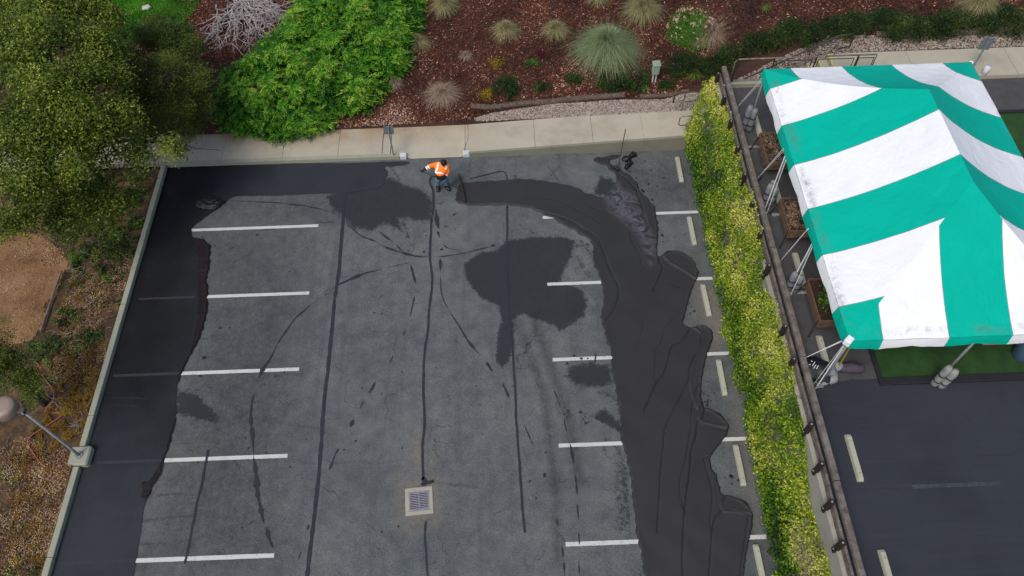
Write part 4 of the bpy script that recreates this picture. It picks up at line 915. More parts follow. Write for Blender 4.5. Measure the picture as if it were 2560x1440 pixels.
def side_panel(sx, ya, yb, m_):
    ys = sorted(set(list(np.linspace(ya, yb, 9))+[q for q in (TY1-HW, TY0+HW) if yb < q < ya]), reverse=True)
    V = []; E_ = []; nu = 22
    for y in ys:
        um = umaxy(y)
        for j in range(nu+1):
            u = um*j/nu; x = TX0+u*HW if sx < 0 else TX1-u*HW
            V.append((x, y, tentz(u)+wr(x, y)*min(1, 8*(um-u)+.2))); E_.append(max(0, 1-abs(u*HW-.12-.05*math.sin(y*3))/.16) if sx < 0 else max(0, .6-u*HW/.3))
    F = [(i*(nu+1)+j, i*(nu+1)+j+1, (i+1)*(nu+1)+j+1, (i+1)*(nu+1)+j) for i in range(len(ys)-1) for j in range(nu)]
    if sx > 0: F = [f[::-1] for f in F]
    link('canopy_panel', arr_mesh('canopy_panel', V, F, None, {'edge': E_}), m_, tent, True)
    # valance
    V = []; E_ = []; ys2 = np.linspace(ya, yb, 15); x = TX0-.004 if sx < 0 else TX1+.004
    for k, y in enumerate(ys2):
        sc = .09*abs(math.sin((y-TY0)*math.pi/1.5)); w = .02*mnoise.noise(Vector((y*4, 3, sx)))
        for j in range(5):
            f = j/4; V.append((x+(-1 if sx < 0 else 1)*(.045*math.sin(f*math.pi*.5)+w*f), y, TZ-.005-(.24+sc)*f)); E_.append(max(0, .35-f))
    F = [(i*5+j, (i+1)*5+j, (i+1)*5+j+1, i*5+j+1) for i in range(14) for j in range(4)]
    if sx > 0: F = [f[::-1] for f in F]
    link('valance', arr_mesh('valance', V, F, None, {'edge': E_}), m_, tent, True)
def end_panel(sy, xa, xb, m_):
    xs = sorted(set(list(np.linspace(xa, xb, 9))+([XC] if xa < XC < xb else []))); V = []; E_ = []; nu = 22
    for x in xs:
        um = umaxx(x)
        for j in range(nu+1):
            u = um*j/nu; y = TY0+u*HW if sy < 0 else TY1-u*HW
            V.append((x, y, tentz(u)+wr(x, y)*min(1, 8*(um-u)+.2))); E_.append(max(0, .9-abs(u*HW-.16)/.14) if sy < 0 else max(0, .4-u*HW/.3))
    F = [(i*(nu+1)+j, (i+1)*(nu+1)+j, (i+1)*(nu+1)+j+1, i*(nu+1)+j+1) for i in range(len(xs)-1) for j in range(nu)]
    if sy > 0: F = [f[::-1] for f in F]
    link('canopy_panel', arr_mesh('canopy_panel', V, F, None, {'edge': E_}), m_, tent, True)
    V = []; E_ = []; xs2 = np.linspace(xa, xb, 15); y = TY0-.004 if sy < 0 else TY1+.004
    for x in xs2:
        sc = .09*abs(math.sin((x-TX0)*math.pi/1.5)); w = .02*mnoise.noise(Vector((x*4, 7, sy)))
        for j in range(5):
            f = j/4; V.append((x, y+(-1 if sy < 0 else 1)*(.045*math.sin(f*math.pi*.5)+w*f), TZ-.005-(.24+sc)*f)); E_.append(0)
    F = [(i*5+j, i*5+j+1, (i+1)*5+j+1, (i+1)*5+j) for i in range(14) for j in range(4)]
    if sy > 0: F = [f[::-1] for f in F]
    link('valance', arr_mesh('valance', V, F, None, {'edge': E_}), m_, tent, True)
for i in range(7):
    for sx in (-1, 1): side_panel(sx, YB[i], YB[i+1], 'tg' if i % 2 == 0 else 'tw')
for i in range(5):
    for sy in (-1, 1): end_panel(sy, XB[i], XB[i+1], 'tg' if i % 2 == 0 else 'tw')
# seams along hips and ridge
def seam(P, r=.007, m_='galv'): B().tube(P, r, 5).obj('seam', m_, tent, True)
for y in YB[1:-1]:
    for sx in (-1, 1):
        um = umaxy(y); P = []
        for j in range(15):
            u = um*j/14; x = TX0+u*HW if sx < 0 else TX1-u*HW; P.append((x, y, tentz(u)+wr(x, y)*min(1, 8*(um-u)+.2)+.002))
        seam(P)
for x in XB[1:-1]:
    for sy in (-1, 1):
        um = umaxx(x); P = []
        for j in range(15):
            u = um*j/14; y = TY0+u*HW if sy < 0 else TY1-u*HW; P.append((x, y, tentz(u)+wr(x, y)*min(1, 8*(um-u)+.2)+.002))
        seam(P)
legs_at = [(TX0+.06, y) for y in (TY1-.06, -1.9, -4.96, TY0+.06)]+[(TX1-.06, y) for y in (TY1-.06, -1.9, -4.96, TY0+.06)]+[(XC, TY1-.06), (XC, TY0+.06)]
for x, y in legs_at:
    B().tube([(x, y, ZU), (x, y, TZ-.02)], .032, 10).obj('leg', 'galv', tent, True)
    B().box((x, y, ZU+.012), (.16, .16, .02), None, .003).obj('foot_plate', 'galv', tent)
for a, b2 in (((TX0+.06, TY1-.06), (TX0+.06, TY0+.06)), ((TX1-.06, TY1-.06), (TX1-.06, TY0+.06)), ((TX0+.06, TY1-.06), (TX1-.06, TY1-.06)), ((TX0+.06, TY0+.06), (TX1-.06, TY0+.06))):
    B().tube([(a[0], a[1], TZ-.06), (b2[0], b2[1], TZ-.06)], .028, 8).obj('frame_pipe', 'galv', tent, True)
o = B().box((TX0-.01, TY0+.02, TZ-.03), (.2, .16, .2), Matrix.Rotation(.75, 3, 'Z'), .02).obj('corner_cap', 'tw', tent)
o = B().box((TX1+.02, TY1+.02, TZ-.05), (.12, .12, .1), Matrix.Rotation(.75, 3, 'Z'), .03).obj('corner_cap', 'tw', tent)
# hanging roll of sidewall
g0, g1_ = GV(2150, 866, 4.55), GV(2185, 850, 4.75)
B().tube([g0, g0.lerp(g1_, .5)+Vector((0, 0, -.01)), g1_+(g1_-g0)*1.5], [.07, .085, .08], 10).obj('rolled_sidewall', 'tw', tent, True)
# tie-down straps
def strap(p0, p1, m_='strapw', r=.014, z0=4.9, z1=ZU+.02, buckle=None, lab=None):
    r *= 1.35; a, b2 = GV(*p0, z0), GV(*p1, z1); B().tube([a, b2], r, 6, True, .5).obj('strap', m_, tent)
    if buckle: q = a.lerp(b2, buckle); B().box(q, (.05, .05, .07), None, .01).obj('ratchet', 'galv', tent)
strap((1905, 196), (1838, 274), buckle=.72); strap((1908, 200), (1845, 268), r=.009)
strap((1958, 372), (1886, 455), buckle=.62); strap((1960, 376), (1890, 450), r=.009)
strap((1962, 392), (1911, 526), r=.022); strap((1965, 400), (1917, 534), r=.014)
strap((2020, 572), (1948, 656), buckle=.65, r=.018)
strap((2034, 602), (1973, 717), r=.022, z1=ZU+.1); strap((2036, 606), (1977, 738), r=.013)
strap((2112, 848), (2016, 893), r=.013, z1=ZU+.6); strap((2113, 850), (2014, 894), r=.009, z1=ZU+.6)
strap((2118, 852), (2040, 970), r=.022, buckle=.95); strap((2112, 858), (2033, 962), r=.010); strap((2122, 854), (2092, 890), r=.022, z1=ZU+1.2)
strap((2134, 852), (2098, 914), 'strapy', .024, z1=ZU+.4)

# ---- weight bags
def weightbag(x, y, lab, m_='bag_grey', h=1.0, tw=True, lean=0., r=.095):
    t = empty('weight_bag', (x, y, ZU))
    for k, (dx, dy) in enumerate(((-.13, -.04), (.02, -.12)) if tw else ((-.1, -.05),)):
        n = 9; pts = [(dx+lean*i/n, dy, h*(i/n)*(1-.06*k)+.02) for i in range(n+1)]
        rr = [r*(.93+.12*abs(math.sin(i*1.9+k)) if 0 < i < n else .7) for i in range(n+1)]
        B().tube(pts, rr, 12).obj('bag', m_, t, True)
        for zz in (.28, .58):
            B().tube([(dx+lean*zz, dy, h*zz), (dx+lean*zz, dy, h*zz+.05)], [r*1.09]*2, 12).obj('strap', 'strapdk', t, True)
    B().box((.1, -.13, h*.75), (.09, .01, .06), Matrix.Rotation(.3, 3, 'Z')).obj('tag', 'bolt', t)
    tag(t, lab, 'weight bag'); return t
weightbag(14.17, 1.1, 'grey strapped weight bag on the back left tent leg')
weightbag(14.17, -1.96, 'pale grey weight bag behind the second planter', h=.85)
weightbag(14.17, -5.02, 'grey double weight bag on the tent leg above the third planter', h=.8)
weightbag(XC-.02, TY0-.02, 'pale grey weight bag on the front middle tent leg over the turf edge', 'bag_white', .95)
def blobbag(px, z, rad, rz, lab, m_, name, cat, n=1, nzv=.25):
    g_ = G(*px, ZU+z); b = B(); b.ell((g_[0], g_[1], ZU+z), rad, 18, 12, Matrix.Rotation(rz, 3, 'Z'), nzv, px[0]); o = b.obj(name, m_, None, True); tag(o, lab, cat); return o
blobbag((2366, 938), .1, (.22, .13, .11), .25, 'pale sandbag lying on the turf edging at the middle tent leg', 'bag_white', 'sandbag', 'sandbag')
blobbag((2082, 944), .12, (.2, .13, .12), 1.0, 'pale sandbag lowest in the heap at the tent corner', 'bag_white', 'sandbag', 'sandbag')
blobbag((2062, 950), .1, (.2, .12, .1), .6, 'flat sandbag against the timber barrier at the tent corner', 'bag_white', 'sandbag', 'sandbag')
blobbag((2094, 916), .3, (.13, .12, .13), .4, 'round top sandbag of the heap at the tent corner', 'bag_white', 'sandbag', 'sandbag')
blobbag((2078, 926), .3, (.17, .12, .13), 1.1, 'grey banded sandbag in the middle of the tent corner heap', 'bag_grey', 'sandbag', 'sandbag')
# black holdall
bb = blobbag((2042, 924), .14, (.5, .34, .2), -.5, 'large black crumpled tent bag beside the barrier at the tent corner', 'blackpl', 'tent_bag', 'bag', nzv=.5)
for a, b2 in (((2031, 915), (2037, 905)), ((2034, 921), (2040, 912)), ((2041, 922), (2046, 914)), ((2022, 912), (2026, 911)), ((2028, 902), (2031, 904))):
    p, q = GV(*a, ZU+.36), GV(*b2, ZU+.37); k = B().tube([p, q], .009, 5).obj('loop', 'strapw', bb)
g_ = G(2125, 920, ZU+.13); du = empty('duffel_bag', (g_[0], g_[1], ZU+.14)); tag(du, 'mauve grey cylindrical duffel bag lying by the tent corner', 'bag')
Rz = Matrix.Rotation(-.12, 3, 'Z')
B().tube([Rz @ Vector((x, 0, 0)) for x in (-.33, -.3, -.1, .1, .3, .33)], [.08, .13, .14, .14, .13, .1], 16).obj('bag', 'duffel', du, True)
B().tube([Rz @ Vector((-.2, .02, .13)), Rz @ Vector((-.05, .1, .2)), Rz @ Vector((.1, .1, .19)), Rz @ Vector((.22, .02, .13))], .015, 6).obj('handle', 'blackcl', du, True)
B().tube([(-.33, -.05, 0), (-.42, -.18, -.08), (-.46, -.26, -.12), (-.4, -.32, -.12)], .015, 6).obj('shoulder_strap', 'blackcl', du, True)
# ---- planters
def planter(tl, bl, w, lab, kind):
    a, b2 = G(*tl, 3.5), G(*bl, 3.5); x = (a[0]+b2[0])/2; L = abs(a[1]-b2[1]); yc = (a[1]+b2[1])/2; z0, z1 = 3.18, 3.5
    t = wempty('raised_planter', (x+w/2, yc, ZU)); tag(t, lab, 'planter')
    for p, s_ in (((x, yc), (.035, L)), ((x+w, yc), (.035, L)), ((x+w/2, yc+L/2), (w-.04, .035)), ((x+w/2, yc-L/2), (w-.04, .035))):
        B().box((p[0], p[1], (z0+z1)/2), (s_[0], s_[1], z1-z0), None, .005).obj('side_board', 'planter', t)
    me = grid_mesh('soil', x+.02, x+w-.02, yc-L/2+.02, yc+L/2-.02, .06, lambda X, Y: 3.42+.02*np.sin(X*30+Y*17)*np.sin(Y*23)); link('soil', me, 'soil', t)
    for sx in (0, 1):
        for sy in (-1, 1):
            px_, py_ = x+(w if sx else 0), yc+sy*(L/2-.06)
            B().tube([(px_+(.02 if sx else -.02), py_, 3.4), (px_+(.1 if sx else -.1), py_+sy*.1, ZU+.03)], .02, 6).obj('leg', 'metal_dark', t)
            B().ell((px_+(.1 if sx else -.1), py_+sy*.1, ZU+.03), (.03, .03, .03), 8, 6).obj('caster', 'blackrub', t)
    # plants
    n = 160 if kind == 'dry' else 60
    b = B()
    for i in range(n if kind == 'dry' else 22):
        p = Vector((x+.05+random.random()*(w-.1), yc+(random.random()-.5)*(L-.1), 3.42)); d = Vector((random.gauss(0, 1), random.gauss(0, 1), .5)).normalized()
        pts = [p]
        for k in range(4): d = (d+Vector((random.gauss(0, .5), random.gauss(0, .5), random.gauss(-.1, .3)))).normalized(); pts.append(pts[-1]+d*.09)
        b.tube(pts, [.006, .005, .004, .003, .002], 3)
    b.obj('stems', 'twig' if kind == 'dry' else 'planter', t)['kind'] = 'stuff'
    m_ = 900 if kind == 'dry' else 420
    cl = rng.random((9, 2)); k = rng.integers(0, 9, m_)
    C = np.stack([x+.06+(w-.12)*np.clip(cl[k, 0]+rng.normal(0, .1, m_), 0, 1), yc+(np.clip(cl[k, 1]+rng.normal(0, .07, m_), 0, 1)-.5)*(L-.1), 3.43+np.abs(rng.normal(0, .07 if kind == 'dry' else .1, m_))], 1)
    V, F = leaves(C, .05 if kind == 'dry' else .08, .02 if kind == 'dry' else .045); o = link('foliage', arr_mesh('foliage', V, F, rng.random(m_)), 'litter' if kind == 'dry' else 'shrubgr', t)
planter((1903, 332), (1918, 406), .95, 'wooden raised planter full of dead brown stems, highest of three', 'dry')
planter((1955, 495), (1972, 577), .95, 'wooden raised planter with dry twiggy plants by the tent edge', 'dry')
planter((2020, 697), (2052, 802), .8, 'wooden raised planter with a few green leafy plants', 'green')
# ---- picnic tables
def picnic(x, y, L, lab):
    t = wempty('picnic_table', (x+L/2, y+.7, ZU)); tag(t, lab, 'picnic table')
    for dy, w, z in ((0, .26, ZU+.46), (1.4, .26, ZU+.46)):
        for k in (-.065, .065): B().box((x+L/2, y+dy+k, z), (L, w/2-.008, .04), None, .012).obj('bench_board', 'bench', t)
    for k in range(5): B().box((x+L/2, y+.42+k*.145, ZU+.75), (L, .137, .04), None, .012).obj('top_board', 'bench', t)
    for xx in (x+.3, x+L-.3):
        B().tube([(xx, y-.02, ZU+.43), (xx, y+.1, ZU+.25), (xx, y+.22, ZU+.05), (xx, y+.3, ZU+.03), (xx, y+1.1, ZU+.03), (xx, y+1.2, ZU+.05), (xx, y+1.3, ZU+.25), (xx, y+1.42, ZU+.43)], .022, 8).obj('leg_frame', 'galv', t, True)
        B().tube([(xx, y+.35, ZU+.05), (xx, y+.5, ZU+.72)], .022, 8).obj('leg_brace', 'galv', t)
        B().tube([(xx, y+1.05, ZU+.05), (xx, y+.9, ZU+.72)], .022, 8).obj('leg_brace', 'galv', t)
gA, gB = G(2204, 856, ZU+.48), G(2370, 856, ZU+.48)
picnic(gA[0], gA[1]+.07, gB[0]-gA[0], 'orange boarded picnic bench under the left front of the tent')
gA = G(2455, 857, ZU+.48); picnic(gA[0], gA[1]+.07, 1.75, 'orange boarded picnic bench under the right front of the tent')
g_ = G(2562, 915, ZU); can = empty('bin', (g_[0]+.02, g_[1]+.3, ZU+.03)); tag(can, 'blue grey round bin cut by the right edge of the photo', 'bin')
b_ = B().tube([(0, 0, 0), (0, 0, .02), (0, 0, .9)], [.25, .26, .31], 28).obj('barrel', 'blue', can, True)
B().tube([(0, 0, .88), (0, 0, .93)], [.33, .33], 28).obj('rim', 'edging', can, True)

# ================================================================== WORKER
def skin_mesh(name, verts, edges, radii, m_, parent, root=0, sub=2):
    me = bpy.data.meshes.new(name); me.from_pydata([tuple(v) for v in verts], edges, []); o = bpy.data.objects.new(name, me); COL.objects.link(o)
    sk = o.modifiers.new('s', 'SKIN'); sk.use_smooth_shade = True
    if not me.skin_vertices: me.skin_vertices.new()
    for i, r in enumerate(radii):
        r = r if isinstance(r, tuple) else (r, r); me.skin_vertices[0].data[i].radius = r; me.skin_vertices[0].data[i].use_root = (i == root)
    sb = o.modifiers.new('u', 'SUBSURF'); sb.levels = sub; sb.render_levels = sub
    bpy.context.view_layer.update(); dg_ = bpy.context.evaluated_depsgraph_get()
    nm = bpy.data.meshes.new_from_object(o.evaluated_get(dg_)); nm.name = name; bpy.data.objects.remove(o); nm.materials.clear()
    return link(name, nm, m_, parent, True)
wk = wempty('person', (4.24, 1.3, 0)); tag(wk, 'worker in orange hi-vis jacket and jeans leaning over a squeegee', 'person')
def gv(x, y, z): return GV(x, y, z)
fl, fr = gv(1095, 478, .05), gv(1122, 474, .05)
anL, anR = gv(1095, 466, .12), gv(1117, 465, .12)
knL, knR = gv(1095.5, 456, .48), gv(1117, 454, .48)
hpL, hpR = gv(1095, 446, .86), gv(1111, 446, .86)
pel = (hpL+hpR)/2+Vector((0, .03, .05)); spi = gv(1103, 434, 1.12); chest = gv(1103.5, 421, 1.28); neck = gv(1107, 412, 1.40); head = gv(1109.5, 409.5, 1.53)
shL, shR = gv(1091, 412, 1.36), gv(1118.5, 414, 1.36)
elL, elR = gv(1078, 414, 1.22), gv(1119.5, 431, 1.12)
wrL, wrR = gv(1063, 423, 1.06), gv(1107.5, 443, .92)
haL, haR = gv(1056, 426.5, 1.0), gv(1103.5, 447, .86)
# snap hands onto the pole line
def onpole(p):
    a, b2 = hd; d = (b2-a); t_ = max(0, min(1, (p-a).dot(d)/d.dot(d))); return a+d*t_
hd = [Vector(h0), Vector(h1)]
haL = onpole(haL); haR = onpole(haR)
V_ = [pel, spi, chest, neck, head, head+Vector((0, -.02, .07)), hpL, knL, anL, fl, hpR, knR, anR, fr, shL, elL, wrL, haL, shR, elR, wrR, haR]
E_ = [(0, 1), (1, 2), (2, 3), (3, 4), (4, 5), (0, 6), (6, 7), (7, 8), (8, 9), (0, 10), (10, 11), (11, 12), (12, 13), (2, 14), (14, 15), (15, 16), (16, 17), (2, 18), (18, 19), (19, 20), (20, 21)]
R_ = [.12, .11, .13, .055, .09, .07, .08, .05, .035, .03, .08, .05, .035, .03, .065, .048, .032, .03, .065, .048, .032, .03]
body = skin_mesh('body', V_, E_, R_, 'skin', wk)
# face
fdir = Vector((-.05, -.75, -.55)).normalized(); sid = fdir.cross(Vector((0, 0, 1))).normalized(); upv = sid.cross(fdir)
b_ = B()
hc = head+Vector((0, -.01, .03))
b_.ell(hc+fdir*.115-upv*.02, (.014, .02, .024), 8, 6); b_.obj('nose', 'skin', wk, True)
for s_ in (-1, 1):
    B().ell(hc+fdir*.095+sid*s_*.035+upv*.012, (.012, .008, .008), 8, 6).obj('eye', 'bolt', wk, True)
    B().ell(hc+sid*s_*.1, (.014, .022, .032), 8, 6).obj('ear', 'skin', wk, True)
B().ell(hc+fdir*.098-upv*.06, (.026, .01, .008), 8, 6).obj('mouth', 'redlf', wk, True)
B().ell(hc-fdir*.022+upv*.03, (.106, .112, .112), 20, 14, None, .06, 3).obj('hair', 'hair', wk, True)
# clothes
jk = skin_mesh('jacket', [spi.lerp(pel, .10), spi+Vector((0, 0, .03)), chest, neck+Vector((0, .0, -.03)), shL, elL, elL.lerp(wrL, .72), shR, elR, elR.lerp(wrR, .72)], [(0, 1), (1, 2), (2, 3), (2, 4), (4, 5), (5, 6), (2, 7), (7, 8), (8, 9)],
               [(.20, .15), (.20, .15), (.20, .155), .085, .105, .078, .062, .105, .078, .062], 'orange', wk)
skin_mesh('jacket_hem', [pel+Vector((0, 0, -.08)), pel+Vector((0, -.005, .02)), pel.lerp(spi, .5), pel.lerp(spi, .98)], [(0, 1), (1, 2), (2, 3)], [(.19, .155), (.2, .165), (.2, .165), (.185, .14)], 'blackcl', wk, 0)
for hp, kn, an, nm in ((hpL, knL, anL, 'l'), (hpR, knR, anR, 'r')):
    skin_mesh('trouser_leg', [pel*.5+hp*.5, hp, kn, an+Vector((0, 0, .12)), an+Vector((0, 0, .06))], [(0, 1), (1, 2), (2, 3), (3, 4)], [.12, .118, .092, .082, .08], 'jeans', wk, 0)
    q = an+Vector((0, 0, .12)); B().tube([q, q+(kn-q).normalized()*.05], [.085, .082], 14).obj('rolled_cuff', 'galv', wk, True)
for an, f_, nm in ((anL, fl, 0), (anR, fr, 1)):
    dirv = (f_-an); dirv.z = 0; dirv = dirv.normalized()
    skin_mesh('boot', [an+Vector((0, 0, .16)), an+Vector((0, 0, -.03)), an+dirv*.1+Vector((0, 0, -.06)), an+dirv*.2+Vector((0, 0, -.075))], [(0, 1), (1, 2), (2, 3)], [.08, .08, .07, .06], 'boots', wk, 0)
# sleeves: cuffs, reflective bands
def band(a, b2, t_, r, w, m_='refl', nm='reflective_band'):
    p = a.lerp(b2, t_); d = (b2-a).normalized()*w/2; B().tube([p-d, p+d], [r, r], 16, False).obj(nm, m_, wk, True)
band(elL, wrL, .30, .079, .05); band(elL, wrL, .62, .073, .05); band(elR, wrR, .25, .079, .05); band(elR, wrR, .62, .073, .05)
band(elL, wrL, .84, .062, .08, 'blackcl', 'sleeve_cuff'); band(elR, wrR, .86, .062, .08, 'blackcl', 'sleeve_cuff')
def proj_strip(P, w, nm='reflective_stripe'):
    """ribbon draped on the jacket by closest point"""
    dirc = Vector(tuple(CAM)); V = []; 
    from mathutils.bvhtree import BVHTree
    tr = BVHTree.FromPolygons([Vector(v.co) for v in jk.data.vertices], [tuple(p.vertices) for p in jk.data.polygons])
    P = [Vector(p) for p in smooth_pl(P, 4)]
    for i, p in enumerate(P):
        t_ = (P[min(i+1, len(P)-1)]-P[max(i-1, 0)]).normalized()
        h = tr.find_nearest(p); n_ = h[1]; s = t_.cross(n_).normalized()*w/2
        for k in (1, -1):
            hh = tr.find_nearest(h[0]+s*k); V.append(tuple(hh[0]+hh[1]*.022))
    F = [(2*i, 2*i+1, 2*i+3, 2*i+2) for i in range(len(P)-1)]
    link(nm, arr_mesh(nm, V, F), 'refl', wk)
def onj(x, y, z): 
    p = GV(x, y, z); return p
proj_strip([onj(1095.5, 405, 1.5), onj(1094.5, 414, 1.44), onj(1093.5, 422, 1.35), onj(1092, 430, 1.22)], .05)
proj_strip([onj(1117.5, 408, 1.5), onj(1115.5, 416, 1.42), onj(1113.5, 424, 1.3)], .05)
proj_strip([onj(1088, 425, 1.25), onj(1092, 428.5, 1.22), onj(1100, 430, 1.21), onj(1108, 429.5, 1.21), onj(1113, 426, 1.24)], .05)
# gloves with fingers closed on the pole
pd = (hd[1]-hd[0]).normalized()
for ha, wr_, m_ in ((haL, wrL, 'blackcl'), (haR, wrR, 'glove')):
    pin = (wr_-ha).normalized(); side = pd.cross(pin).normalized(); up_ = side.cross(pd).normalized()
    palm = ha+up_*.04
    g_o = skin_mesh('glove', [wr_, wr_.lerp(palm, .6), palm], [(0, 1), (1, 2)], [.042, .042, (.05, .032)], m_, wk, 0, 2)
    for k in range(4):
        b0_ = palm+pd*(.03-.02*k)+side*.02; L_ = (.9, 1., .95, .78)[k]
        B().tube([b0_, ha+pd*(.032-.021*k)+side*.04*L_, ha+pd*(.032-.021*k)+side*.028-up_*.03*L_, ha+pd*(.032-.021*k)-side*.008-up_*.034*L_], [.011, .0105, .0095, .008], 6).obj('finger', m_, g_o, True)
    B().tube([palm+pd*.03-side*.015, ha+pd*.045-side*.035, ha+pd*.05-side*.02-up_*.028], [.0125, .0115, .009], 6).obj('thumb', m_, g_o, True)

# ================================================================== VEGETATION
def clumps_to_leaves(cl, n, L, Wd, up=.5, shell=.55, gf=1.1, gap=-.9):
    """cl: list (x,y,z,r[,flat]); leaves gathered in small sprays within each clump; value attribute rises outward/upward plus spray hue"""
    cl = np.array([(*q[:4], q[4] if len(q) > 4 else .75) for q in cl], float); w = cl[:, 3]**2; w /= w.sum()
    ns = max(1, n//14); k = rng.choice(len(cl), ns, p=w)
    d = rng.normal(size=(ns, 3)); d /= np.linalg.norm(d, axis=1)[:, None]; d[:, 2] = np.where(rng.random(ns) < .7, np.abs(d[:, 2]), d[:, 2])
    rr = (shell+(1-shell)*rng.random(ns)**.6)*(1+.10*rng.normal(size=ns))
    S_ = cl[k, :3]+d*rr[:, None]*cl[k, 3][:, None]*np.stack([np.ones(ns), np.ones(ns), cl[k, 4]], 1)
    sx = float(k_seed := rng.random()*50)
    nv = np.array([mnoise.noise(Vector((q[0]*gf+sx, q[1]*gf, q[2]*gf)))+.6*mnoise.noise(Vector((q[0]*gf*2.4, q[1]*gf*2.4+sx, q[2]*gf*2.4))) for q in S_])
    kp = nv > gap; S_, d, k, nv = S_[kp], d[kp], k[kp], nv[kp]; ns = len(S_)
    hue = .22+rng.random(ns)*.3+.2*rng.random(len(cl))[k]+.45*nv
    m_ = 14; C = np.repeat(S_, m_, 0)+rng.normal(size=(ns*m_, 3))*L*1.5; ax = np.repeat(d+rng.normal(size=d.shape)*.4, m_, 0)
    V, F = leaves(C, L*(.7+.6*rng.random(len(C))), Wd*(.7+.6*rng.random(len(C))), up, ax, 1.)
    v = np.clip(np.repeat(hue, m_)+rng.normal(0, .13, len(C)), 0, 1)
    return V, F, v
def crown(name, cl, n, L, Wd, m_, parent, **k):
    V, F, v = clumps_to_leaves(cl, n, L, Wd, **k); return link(name, arr_mesh(name, V, F, v), m_, parent)
def limb(b, p0, p1, r0, r1, n=6, j=.12):
    p0, p1 = Vector(p0), Vector(p1); L = (p1-p0).length; pts = [p0]
    for i in range(1, n): pts.append(p0.lerp(p1, i/n)+Vector((random.gauss(0, j), random.gauss(0, j), random.gauss(0, j*.6)+.05*L*math.sin(math.pi*i/n)))*min(1, L/2))
    pts.append(p1); b.tube(pts, [r0+(r1-r0)*i/n for i in range(n+1)], 8); return pts
# big oak
def cp(px, py, z, r, f=.75): g_ = G(px, py, z); return (g_[0], g_[1], g_[2], r, f)
oak = wempty('oak_tree', (-7.9, 2.3, .1)); tag(oak, 'large olive green oak filling the top left corner, crossing the sidewalk', 'tree')
OC = [cp(*q) for q in ((-20, 240, 5, 1.), (-20, 120, 5.2, 1.), (80, 340, 4.8, .8), (250, 330, 4.2, .6), (160, 440, 3.8, .5), (200, 540, 2.6, .5), (290, 460, 2.4, .45), (330, 500, 1.6, .4), (0, 560, 4, .5), (70, 545, 3.8, .45), (40, 20, 5.4, 1.1), (120, 30, 5.6, 1.0), (200, 40, 5.4, .95), (40, 110, 5.6, 1.0), (120, 120, 5.8, 1.05), (200, 120, 5.5, .9), (265, 60, 5.0, .7), (270, 140, 5.0, .75), (30, 200, 5.4, 1.), (110, 210, 5.6, 1.),
      (195, 210, 5.4, .9), (270, 215, 4.8, .75), (40, 290, 5.0, .9), (125, 300, 5.0, .8), (210, 290, 5.0, .8), (290, 290, 4.4, .7), (30, 380, 4.6, .75), (95, 400, 4.4, .55), (160, 370, 4.3, .55), (205, 420, 4.0, .5),
      (40, 460, 4.3, .75), (35, 530, 4.1, .6), (90, 500, 4.0, .5), (110, 450, 4, .35), (140, 560, 3.2, .45), (170, 510, 3.2, .45), (300, 395, 3.2, .5), (345, 395, 3.0, .42), (350, 360, 3., .3), (230, 385, 3.4, .4), (270, 430, 3, .35), (340, 440, 2.8, .3),
      (430, 372, 3.2, .3), (462, 370, 3.2, .26), (492, 366, 3.2, .15), (415, 355, 3.2, .15), (205, 480, 2.6, .45), (260, 520, 2.2, .5), (190, 590, 1.6, .5), (240, 600, 1.5, .5))]
crown('crown', OC, 150000, .10, .045, 'oak', oak, shell=.35, gf=1.0, gap=-.16)
b_ = B()
tr = limb(b_, (-7.95, 2.25, -.1), (-7.75, 2.3, 2.2), .2, .13, 6, .05)
for tx in ((120, 120, 4.8), (200, 210, 4.6), (40, 290, 4.3), (60, 480, 3.6), (280, 120, 4.3), (40, 60, 4.8), (300, 395, 3.0), (120, 250, 4.7), (440, 375, 3.1)):
    e = GV(*tx[:2], tx[2]); P = limb(b_, tr[-1-random.randint(0, 1)], e, .085, .02, 8, .16)
    for k in range(5): limb(b_, P[3+k if 3+k < len(P) else -1], e+Vector((random.gauss(0, .7), random.gauss(0, .7), random.gauss(.1, .4))), .03, .007, 5, .12)
b_.obj('trunk', 'bark', oak, True)
o2 = wempty('oak_tree', (-4.8, 5.3, .5)); tag(o2, 'rounder darker oak between the olive oak and the juniper', 'tree')
OC2 = [cp(*q) for q in ((340, 120, 3.4, .85), (410, 100, 3.3, .8), (475, 130, 3.1, .65), (340, 200, 3.4, .9), (420, 190, 3.5, .9), (490, 200, 3.0, .65), (350, 275, 2.8, .75), (430, 270, 2.8, .8), (500, 265, 2.3, .5), (320, 320, 2.0, .5), (400, 325, 1.6, .5), (470, 320, 1.4, .5), (505, 300, 1.3, .4), (500, 240, 2.2, .5), (390, 60, 3, .4), (460, 85, 2.9, .4))]
crown('crown', OC2, 90000, .055, .028, 'oak2', o2, shell=.4, gf=1.3, gap=-.25)
b_ = B(); b0 = GV(430, 340, .4)
tr = limb(b_, b0, GV(425, 260, 1.8), .14, .09, 5, .05)
for q in OC2[:10]: limb(b_, tr[-1], q[:3], .05, .012, 6, .1)
b_.obj('trunk', 'bark', o2, True)
o3 = wempty('small_tree', (-6.8, -6.9, 0)); tag(o3, 'dark small tree leaning at the left edge above the lamp', 'tree')
OC3 = [cp(*q) for q in ((10, 880, 2.2, .6), (50, 900, 2.1, .5), (20, 940, 2.0, .5), (75, 950, 1.7, .33), (40, 860, 2.1, .3), (-10, 905, 2.2, .5), (10, 800, 2.3, .12), (80, 985, 1.2, .2))]
crown('crown', OC3, 26000, .055, .026, 'oak2', o3, shell=.3, gf=2, gap=-.2)
b_ = B(); tr = limb(b_, GV(117, 1016, .0), GV(68, 972, .95), .09, .07, 5, .02); 
for q in OC3[:5]: limb(b_, tr[-1], q[:3], .045, .012, 5, .06)
b_.obj('trunk', 'bark', o3, True)

